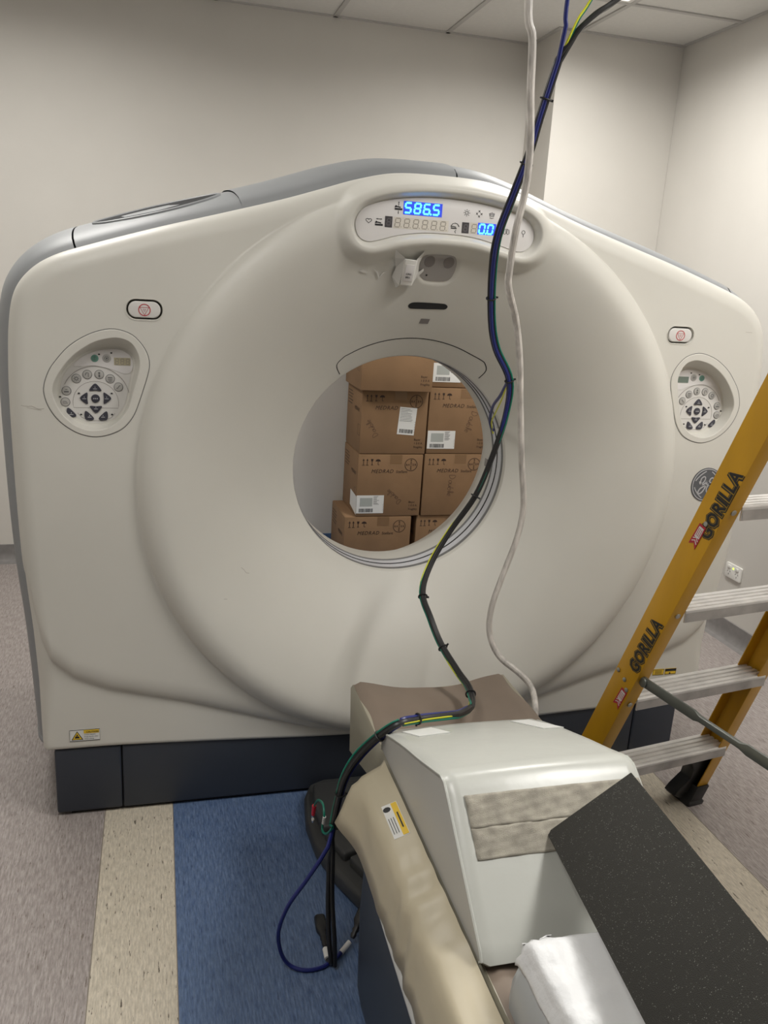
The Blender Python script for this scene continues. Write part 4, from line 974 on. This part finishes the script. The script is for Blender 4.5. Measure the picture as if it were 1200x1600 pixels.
# ------------------------------------------------------------------ step ladder
th_, ph_ = .166, .327
Sx = np.array([math.cos(th_), math.sin(th_), 0]); nl = np.array([math.sin(th_), -math.cos(th_), 0]); Fn = np.array([.489, -.337, 0.])
W0, TP, Z1, DZ = .565, .052, .277, .306
Lr = nl*math.tan(ph_)+np.array([0, 0, 1])+Sx*TP; Lq = nl*math.tan(ph_)+np.array([0, 0, 1])-Sx*TP
Bk = np.cross(Lr, Sx); Bk /= np.linalg.norm(Bk); Bk = Bk if Bk@nl < 0 else -Bk
APEX = 1.82
ld_ = thing('step_ladder', 'yellow fibreglass step ladder with aluminium treads standing right of the table', 'ladder', tuple(Fn+np.array([.3, -.5, 0])))
def frame_map(O, n_s, mirror=False):
    """(s across the ladder, b back, z height) -> world for the near frame"""
    return None
def rail(O, L_, sdir, bdir, parent, ztop=APEX, zbot=.0, nm='rail'):
    """C channel: web outside (at -sdir*.045), two flanges pointing to +sdir"""
    Lz = L_/L_[2]
    prof = [(-.045, 0), (0, 0), (0, .004), (-.041, .004), (-.041, .074), (0, .074), (0, .078), (-.045, .078)]
    b = MB()
    b.loft([[tuple(O+sdir*s_+bdir*q+Lz*z) for s_, q in prof] for z in (zbot, ztop)], cap0=True, cap1=True)
    return b.build(nm, 'frp', parent, bevel=.0015, bseg=2, sharp=30, tri=True)
Fr = Fn+Sx*W0
near_r = rail(Fn, Lr, Sx, Bk, ld_, nm='rail'); far_r = rail(Fr-Sx*.0, Lq, -Sx, Bk, ld_, nm='rail') if False else rail(Fr-Sx*.045, Lq, -Sx, Bk, ld_, nm='rail')
def tread(z, parent, O1, L1, O2, L2, bd, inset=.0):
    a = O1+L1/L1[2]*z; c = O2+L2/L2[2]*z; u = c-a; Lg = np.linalg.norm(u); u = u/Lg
    back = np.array([bd[0], bd[1], 0]); back /= np.linalg.norm(back)
    f = lambda s_, q, h: tuple(a+u*s_+back*q+np.array([0, 0, h]))
    prof = [(0, -.036), (0, -.003), (.003, 0)]
    q = .006
    while q < .074: prof += [(q, 0), (q+.0015, -.0045), (q+.0065, -.0045), (q+.008, 0)]; q += .0195
    prof += [(.086, 0), (.088, -.003), (.088, -.034), (.085, -.034), (.085, -.005), (.004, -.005), (.004, -.036)]
    b = MB(); b.loft([[f(s_, q_, h) for q_, h in prof] for s_ in (0, Lg-.012)], cap0=True, cap1=True)
    o = b.build('tread', 'alu', parent, smooth=False, tri=True)
    MB().add([f(s_, -.0012, h) for s_ in (.002, Lg-.014) for h in (-.035, -.009)], [[0, 1, 3, 2]]).build('scuffed_edge', 'alud', o, smooth=False)
    return f, Lg
for k in range(5):
    f, Lg = tread(Z1+DZ*k, ld_, Fn, Lr, Fr, Lq, Bk)
# rivets, text, tags on the near web ------------------------------------------------
Ow = Fn-Sx*.0452; Lu = Lr/np.linalg.norm(Lr); Nw = np.cross(Lu, Bk); Nw /= np.linalg.norm(Nw); Nw = Nw if Nw@Sx < 0 else -Nw
mw = lambda u, v, w: tuple(Ow+Lu*u+Bk*v+Nw*w)
for u, v in ((.673, .067), (.667, .034), (.648, .013), (1.192, .035), (1.60, .03), (.335, .05)):
    MB().prism(circle(u, v, .0065, 12), 0, .003, mw).build('rivet', 'rivet', ld_, bevel=.001)
nf = lambda u, v, w: tuple(Fn+Lu*u-Sx*v-Bk*w)     # front flange face
for z in range(5):
    u = (Z1+DZ*z-.015)/Lu[2]; MB().prism(circle(u, .022, .0075, 12), 0, .004, nf).build('rivet', 'rivet', ld_, bevel=.001)
dk_y = mat('mustard_print', (.33, .20, .01), .45)
def gorilla(u0, ln, vc, h):
    # text runs up the rail; letters' tops point towards the back edge
    vs, fs = text_mesh('GORILLA', 1, .06, space=1.0); wmax = max(p[0] for p in vs); sc = ln/wmax
    mt = lambda x, y, w: mw(u0+x, vc-h/2+y, w)
    for i, (of, m_, w_) in enumerate(((.105, 'ink', .0006), (.062, dk_y, .0010), (.030, 'ink', .0014))):
        b = MB(); vs, fs = text_mesh('GORILLA', 1, of, space=1.12, shear=-.0); wm = max(p[0] for p in vs)
        b.add([(x*ln/wm, y*h/.70, w_) for x, y in vs], fs, mt); o = b.build('lettering', m_, ld_, smooth=False)
gorilla(.712, .178, .026, .036); gorilla(1.160, .190, .024, .036); 
def tagr(u, v):
    o = MB().prism([(u, v-.012), (u, v+.012), (u-.062, v+.015), (u-.052, v+.001), (u-.066, v-.010)], .0010, .0018, mw).build('warning_tag', 'red', ld_, smooth=False); o['label'] = 'red and white swallow-tailed warning tag'
    g = MB(); g.prism([(u-.006, v-.008), (u-.006, v+.008), (u-.036, v+.009), (u-.036, v-.008)], .0016, .0022, mw)
    for k in (0, 1): g.ribbon([(u-.050+k*.008, v+.010), (u-.044+k*.008, v+.001), (u-.052+k*.008, v-.008)], .0025, .0016, .0022, mw)
    g.build('tag_print', 'white', o, smooth=False)
    g = MB()
    for k in range(3): g.ribbon([(u-.010, v-.005+.005*k), (u-.032, v-.005+.005*k)], .0016, .0022, .0026, mw)
    g.build('lettering', 'red', o, smooth=False)
tagr(.642, .018); tagr(1.183, .040)
# spreader bar from the near rail
spA = np.array([.537, -.560, .655]); rear_dir = nl
def sp(u, v, w): return tuple(spA+nl*u+Sx*v+np.array([0, 0, w]))
b = MB(); b.prism([(-.02, -.016), (.30, -.016), (.30, .016), (-.02, .016)], 0, .004, lambda u, v, w: sp(u, w-.002, v)) 
MB().loft([[sp(u, v_*k, w_*h) for v_, w_ in ((-1, -1), (1, -1), (1, 1), (-1, 1))] for u, k, h in ((-.015, .002, .011), (0, .003, .0145), (.19, .003, .0145), (.21, .006, .0075), (.34, .006, .0075), (.36, .003, .0145), (.80, .003, .0145), (.83, .002, .011))], cap0=True, cap1=True).build('spreader_bar', 'steel', ld_, bevel=.0012)
MB().prism(circle(0.004, 0, .014, 14), -.008, .008, lambda u, v, w: sp(u, w, v)).build('pivot', 'steel', ld_, bevel=.002)
spB = Fr+Lq/Lq[2]*.655-Sx*.03
MB().loft([[tuple(spB+nl*u+Sx*v_*k+np.array([0, 0, w_*h])) for v_, w_ in ((-1, -1), (1, -1), (1, 1), (-1, 1))] for u, k, h in ((-.0, .002, .014), (.19, .003, .018), (.21, .006, .009), (.34, .006, .009), (.36, .003, .018), (.82, .003, .018))], cap0=True, cap1=True).build('spreader_bar', 'steel', ld_, bevel=.0012)
# second frame (leans back against the first), mirrored about the apex plane
apx = Fn+nl*math.tan(ph_)*APEX; off = 2*math.tan(ph_)*APEX+.04
Gn = Fn+nl*off; Gr = Fr+nl*off; Lr2 = -nl*math.tan(ph_)+np.array([0, 0, 1])+Sx*TP; Lq2 = -nl*math.tan(ph_)+np.array([0, 0, 1])-Sx*TP; Bk2 = -Bk+2*np.array([0, 0, Bk[2]])
rail(Gn, Lr2, Sx, Bk2, ld_); rail(Gr-Sx*.045, Lq2, -Sx, Bk2, ld_)
for k in range(5): tread(Z1+DZ*k, ld_, Gn, Lr2, Gr, Lq2, Bk2)
cpn = Fn+nl*math.tan(ph_)*APEX+Sx*(W0/2); 
MB().prism(rrect(-.30, .30, -.10, .14, .03), APEX-.01, APEX+.05, lambda u, v, w: tuple(np.array([cpn[0], cpn[1], 0])+Sx*u+nl*v+np.array([0, 0, w]))).build('top_cap', 'rubber', ld_, bevel=.008)
# feet
for (O, L_, bd, s_) in ((Fn, Lr, Bk, 1), (Fr-Sx*.045, Lq, Bk, -1), (Gn, Lr2, Bk2, 1), (Gr-Sx*.045, Lq2, Bk2, -1)):
    Lz = L_/L_[2]; back = np.array([bd[0], bd[1], 0]); back /= np.linalg.norm(back)
    fo = lambda s2, q, z, O=O, Lz=Lz, back=back, s_=s_: tuple(O+Sx*s_*s2+back*q+Lz*z)
    x0, x1 = (-.050, .006)
    MB().loft([[fo(a, q, z) for a, q in rrect(x0-e, x1+e, -.008-e, .090+e, .006, 2)] for z, e in ((0, .006), (.012, .006), (.02, 0), (.085, 0), (.09, -.003))], cap0=True, cap1=True).build('rubber_foot', 'rubber', ld_, sharp=40)
# black brace under the lowest tread on the far side
def brace(O1, L1, s_):
    Lz = L1/L1[2]; back = np.array([Bk[0], Bk[1], 0]); back /= np.linalg.norm(back)
    pts = [(.0, .04), (.0, .235), (-.20, .238), (-.20, .228), (-.13, .220), (-.088, .195), (-.066, .16), (-.060, .12), (-.088, .075), (-.098, .045), (-.06, .02)]
    mbz = lambda u, v, w: tuple(O1+Sx*s_*(-u*-1)+Lz*v+back*w)
    MB().prism(pts, .020, .070, mbz).build('corner_brace', 'rubber', ld_, bevel=.004)
brace(Fr-Sx*.01, Lq, 1)
b = MB(); a = Fn+Lr/Lr[2]*(Z1-.040); c = Fr+Lq/Lq[2]*(Z1-.040); b.tube([tuple(a+np.array(Bk)*.03), tuple(c+np.array(Bk)*.03-Sx*.05)], .008, 8); b.build('tie_bar', 'rubber', ld_)

# ------------------------------------------------------------------ cable bundle hanging from the ceiling
cbn = thing('cable_bundle', 'bundle of black, blue and green cables hanging before the scanner and over the table', 'cables', (.12, -.40, CEIL-.02))
core = [(.155, -.43, 2.165), (.137, -.40, 2.048), (.130, -.38, 1.980), (.116, -.34, 1.889), (.107, -.28, 1.786), (.126, -.22, 1.693), (.156, -.17, 1.576), (.190, -.14, 1.496), (.248, -.12, 1.406), (.260, -.09, 1.299), (.233, -.08, 1.171), (.191, -.08, 1.052), (.120, -.08, .942), (.058, -.11, .852), (.014, -.18, .788), (.016, -.26, .741), (.028, -.33, .692), (.049, -.42, .652), (.055, -.50, .640), (.034, -.574, .632), (-.020, -.642, .652), (-.070, -.686, .674), (-.153, -.712, .686), (-.215, -.732, .686), (-.270, -.690, .605), (-.310, -.681, .535), (-.322, -.659, .446), (-.330, -.655, .380)]
core = spline(core, 6); nC = len(core)
E1 = np.array(r2[:]); E2 = -np.array(fw[:])       # any fixed pair of directions across the bundle
def strand(keys, i0=0, i1=None):
    """offsets (across, forward) in mm keyed along the bundle"""
    K = np.array(keys, float); P = []
    i1 = nC if i1 is None else i1
    for i in range(i0, i1):
        f = i/(nC-1); a = np.interp(f, K[:, 0], K[:, 1])*.00088; c_ = np.interp(f, K[:, 0], K[:, 2])*.00088
        t = core[min(i+1, nC-1)]-core[max(i-1, 0)]; t /= np.linalg.norm(t)
        q = np.cross(t, E2); q /= np.linalg.norm(q); q = q if (q@E1 > 0 or abs(q@E1) < .25 and q[2] > 0) else -q
        p_ = np.cross(q, t); p_ = p_ if p_@E2 > 0 else -p_
        P.append(core[i]+q*a+p_*c_)
    return P
def cable(pre, P, post, r, m, name, label=None):
    pts = list(pre)+list(P)+list(post)
    b = MB(); b.tube(pts, r, 8); o = b.build(name, m, cbn)
    if label: o['label'] = label
    return o
def sp3(P, n=5): return [tuple(p) for p in spline(P, n)]
preB = sp3([(.62, -.52, CEIL-.01), (.50, -.50, 2.62), (.38, -.47, 2.40), (.274, -.45, 2.299), (.224, -.45, 2.262), (.184, -.445, 2.222)], 6)[:-1]
preB2 = [(x+.008*min(1, abs(x-.155)*14), y-.008, z+.006) for x, y, z in preB]
preBl = sp3([(.20, -.50, CEIL-.01), (.165, -.46, 2.50), (.153, -.45, 2.284), (.156, -.45, 2.231)], 6)
preY = sp3([(.36, -.52, CEIL-.01), (.29, -.48, 2.46), (.212, -.45, 2.291), (.186, -.45, 2.248), (.170, -.445, 2.205)], 6)[:-1]
floor_b = sp3([(-.332, -.640, .26), (-.334, -.664, .143), (-.332, -.690, .060), (-.328, -.703, .018), (-.330, -.692, .008), (-.334, -.672, .009), (-.333, -.650, .012)], 6)
cable(preB, strand([(0, 5, 0), (.3, 5, 0), (.38, 3, 4), (.45, 3, 4), (.7, 4, 4), (.85, 0, 5), (1, 2, 5)]), floor_b, .0065, 'c_black', 'cable', 'black power cable')
endb2 = sp3([(-.326, -.650, .30), (-.326, -.668, .18), (-.322, -.700, .08), (-.320, -.712, .010)], 5)
cable(preB2, strand([(0, -4, 2), (.15, -5, -4), (.3, -4, -4), (.37, -3, 6), (.42, -3, 6), (.55, -1, 7), (.7, -3, 6), (.85, -6, 0), (1, -4, 1)]), endb2, .0058, 'c_black', 'cable', 'thin black cable')
blue_post = sp3([(-.348, -.690, .345), (-.372, -.700, .312), (-.402, -.70, .262), (-.442, -.70, .198), (-.461, -.69, .118), (-.452, -.685, .048), (-.430, -.690, .012), (-.395, -.706, .006), (-.355, -.706, .006), (-.322, -.690, .006), (-.291, -.667, .010), (-.268, -.650, .020)], 6)
cable(preBl, strand([(0, 0, 7), (.15, 1, 8), (.26, -3, 7), (.33, -2, 7), (.38, 0, -3), (.45, -3, -6), (.6, 1, -6), (.72, 1, -6), (.8, 5, -4), (.9, 8, -1), (1, 3, 0)]), blue_post, .0052, 'c_blue', 'cable', 'dark blue cable')
gp = sp3([(-.338, -.690, .400), (-.341, -.640, .345), (-.343, -.598, .322), (-.342, -.590, .336), (-.341, -.600, .365), (-.340, -.575, .383), (-.340, -.520, .358), (-.340, -.487, .328), (-.340, -.462, .300)], 6)
cable(preY, strand([(0, 2, -8), (.1, 9, -2), (.16, 11, 2), (.2, 10, 5), (.3, 10, 5), (.4, 0, 8), (.47, -9, 2), (.6, -8, 5), (.7, -8, 5), (.78, -7, 9), (.84, -9, 3), (.9, -13, 0), (.95, -8, 2), (1, -8, 3)]), gp, .0030, 'c_green', 'wire', 'green wire')
cable([(x-.004, y-.004, z) for x, y, z in preY], strand([(0, 0, -9), (.3, 2, -9), (.4, 0, -4), (.44, -8, 6), (.5, -11, 3), (.56, -5, -8), (.62, -10, 6), (.66, -9, 4), (.72, 0, -6), (.78, 0, 10), (.84, -3, 9), (.88, 0, -5)], i1=int(nC*.88)), [], .0026, 'c_yel', 'wire', 'yellow striped wire')
# white sleeve, crimp and ring terminal of the earth wire
b = MB(); b.tube([(-.3405, -.592, .340), (-.3405, -.601, .366)], .0044, 8); b.build('wire_sleeve', 'white', cbn)
b = MB(); b.tube([(-.340, -.463, .302), (-.340, -.455, .268)], [.0060, .0050], 10); b.build('crimp', 'crimp', cbn)
b = MB(); b.tube([(-.340+.0*k, -.451+.0075*math.cos(k*PI/6), .252+.0085*math.sin(k*PI/6)) for k in range(12)], .0028, 6, closed=True); b.tube([(-.340, -.455, .270), (-.340, -.453, .260)], .0040, 8); b.build('ring_terminal', 'tin', cbn)
# plugs and white markers
def plug(p, q, nm='plug'):
    p, q = np.array(p), np.array(q); u = (q-p); Ln = np.linalg.norm(u); u /= Ln; s_ = np.cross(u, [0, 0, 1]); s_ /= np.linalg.norm(s_); t_ = np.cross(s_, u)
    def rg(d, a, c): return [tuple(p+u*d+s_*x+t_*y) for x, y in rrect(-a, a, -c, c, min(a, c)*.7, 3)]
    MB().loft([rg(0, .005, .005), rg(Ln*.12, .008, .007), rg(Ln*.2, .006, .006), rg(Ln*.28, .009, .008), rg(Ln*.36, .007, .007), rg(Ln*.46, .010, .009), rg(Ln*.58, .015, .011), rg(Ln*.97, .015, .011), rg(Ln, .013, .010)], cap0=True, cap1=True).build(nm, 'rubber', cbn, sharp=45)
plug((-.333, -.650, .014), (-.330, -.548, .016)); plug((-.262, -.645, .024), (-.222, -.598, .064))
b = MB(); b.tube([(-.334, -.685, .0105), (-.334, -.655, .0125)], .0078, 10); b.build('wire_marker', 'white', cbn)
b = MB(); b.tube([(-.296, -.671, .009), (-.270, -.651, .019)], .0066, 10); b.build('wire_marker', 'white', cbn)
# cable ties
for k in (.030, .090, .205, .300, .405, .525, .600, .680, .810, .868, .945):
    i = int(k*nC); c = core[i]; t = core[i+1]-core[i-1]; t /= np.linalg.norm(t); q = np.cross(t, [0, 1, .2]); q /= np.linalg.norm(q); p_ = np.cross(t, q)
    b = MB(); b.tube([tuple(c+(q*math.cos(a)*.0125+p_*math.sin(a)*.0125)) for a in np.linspace(0, 2*PI, 16)[:-1]], .0022, 6, closed=True)
    b.tube([tuple(c+q*.012+t*.0), tuple(c+q*.019+p_*.003)], .0030, 6); b.build('cable_tie', 'rubber', cbn)
# short branch taped inside the bore rim
b = MB(); b.tube(sp3([(.247, -.110, 1.401), (.267, -.020, 1.349), (.304, .120, 1.294), (.346, .235, 1.228), (.372, .262, 1.190)], 6), .0050, 8); b.build('cable', 'c_blue', cbn)
b = MB(); b.tube(sp3([(.250, -.105, 1.396), (.275, -.010, 1.330), (.318, .130, 1.270), (.352, .235, 1.222), (.374, .264, 1.180)], 6), .0026, 6); b.build('wire', 'c_yel', cbn)
mt_ = lambda u, v, w: (CX+(.3648-w)*math.cos(u), v, CZ+(.3648-w)*math.sin(u))
MB().prism([(D(13), .262), (D(21), .262), (D(21), .290), (D(13), .290)], .0006, .0030, mt_).build('tape_piece', 'tapeclear', cbn, smooth=False)

# ------------------------------------------------------------------ white cable
wc = thing('white_cable', 'scuffed off-white cable hanging from the ceiling right of the dark bundle', 'cable', (.05, -.5, CEIL-.02))
P = [(.03, -.50, CEIL-.01), (.035, -.50, 2.6), (.041, -.50, 2.256), (.058, -.50, 2.183), (.074, -.48, 2.088), (.099, -.45, 1.976), (.110, -.42, 1.883), (.105, -.40, 1.797), (.111, -.37, 1.709), (.122, -.35, 1.663), (.167, -.31, 1.585), (.202, -.28, 1.485), (.233, -.25, 1.343), (.262, -.23, 1.195), (.287, -.22, 1.060), (.278, -.22, .963), (.240, -.23, .849), (.211, -.24, .753), (.209, -.25, .676), (.233, -.28, .616), (.285, -.325, .577), (.311, -.36, .545), (.300, -.42, .50), (.290, -.44, .40), (.29, -.42, .2), (.31, -.40, .02), (.34, -.36, .010)]
b = MB(); b.tube(sp3(P, 6), .0088, 10); b.build('cable_sheath', 'c_white', wc)
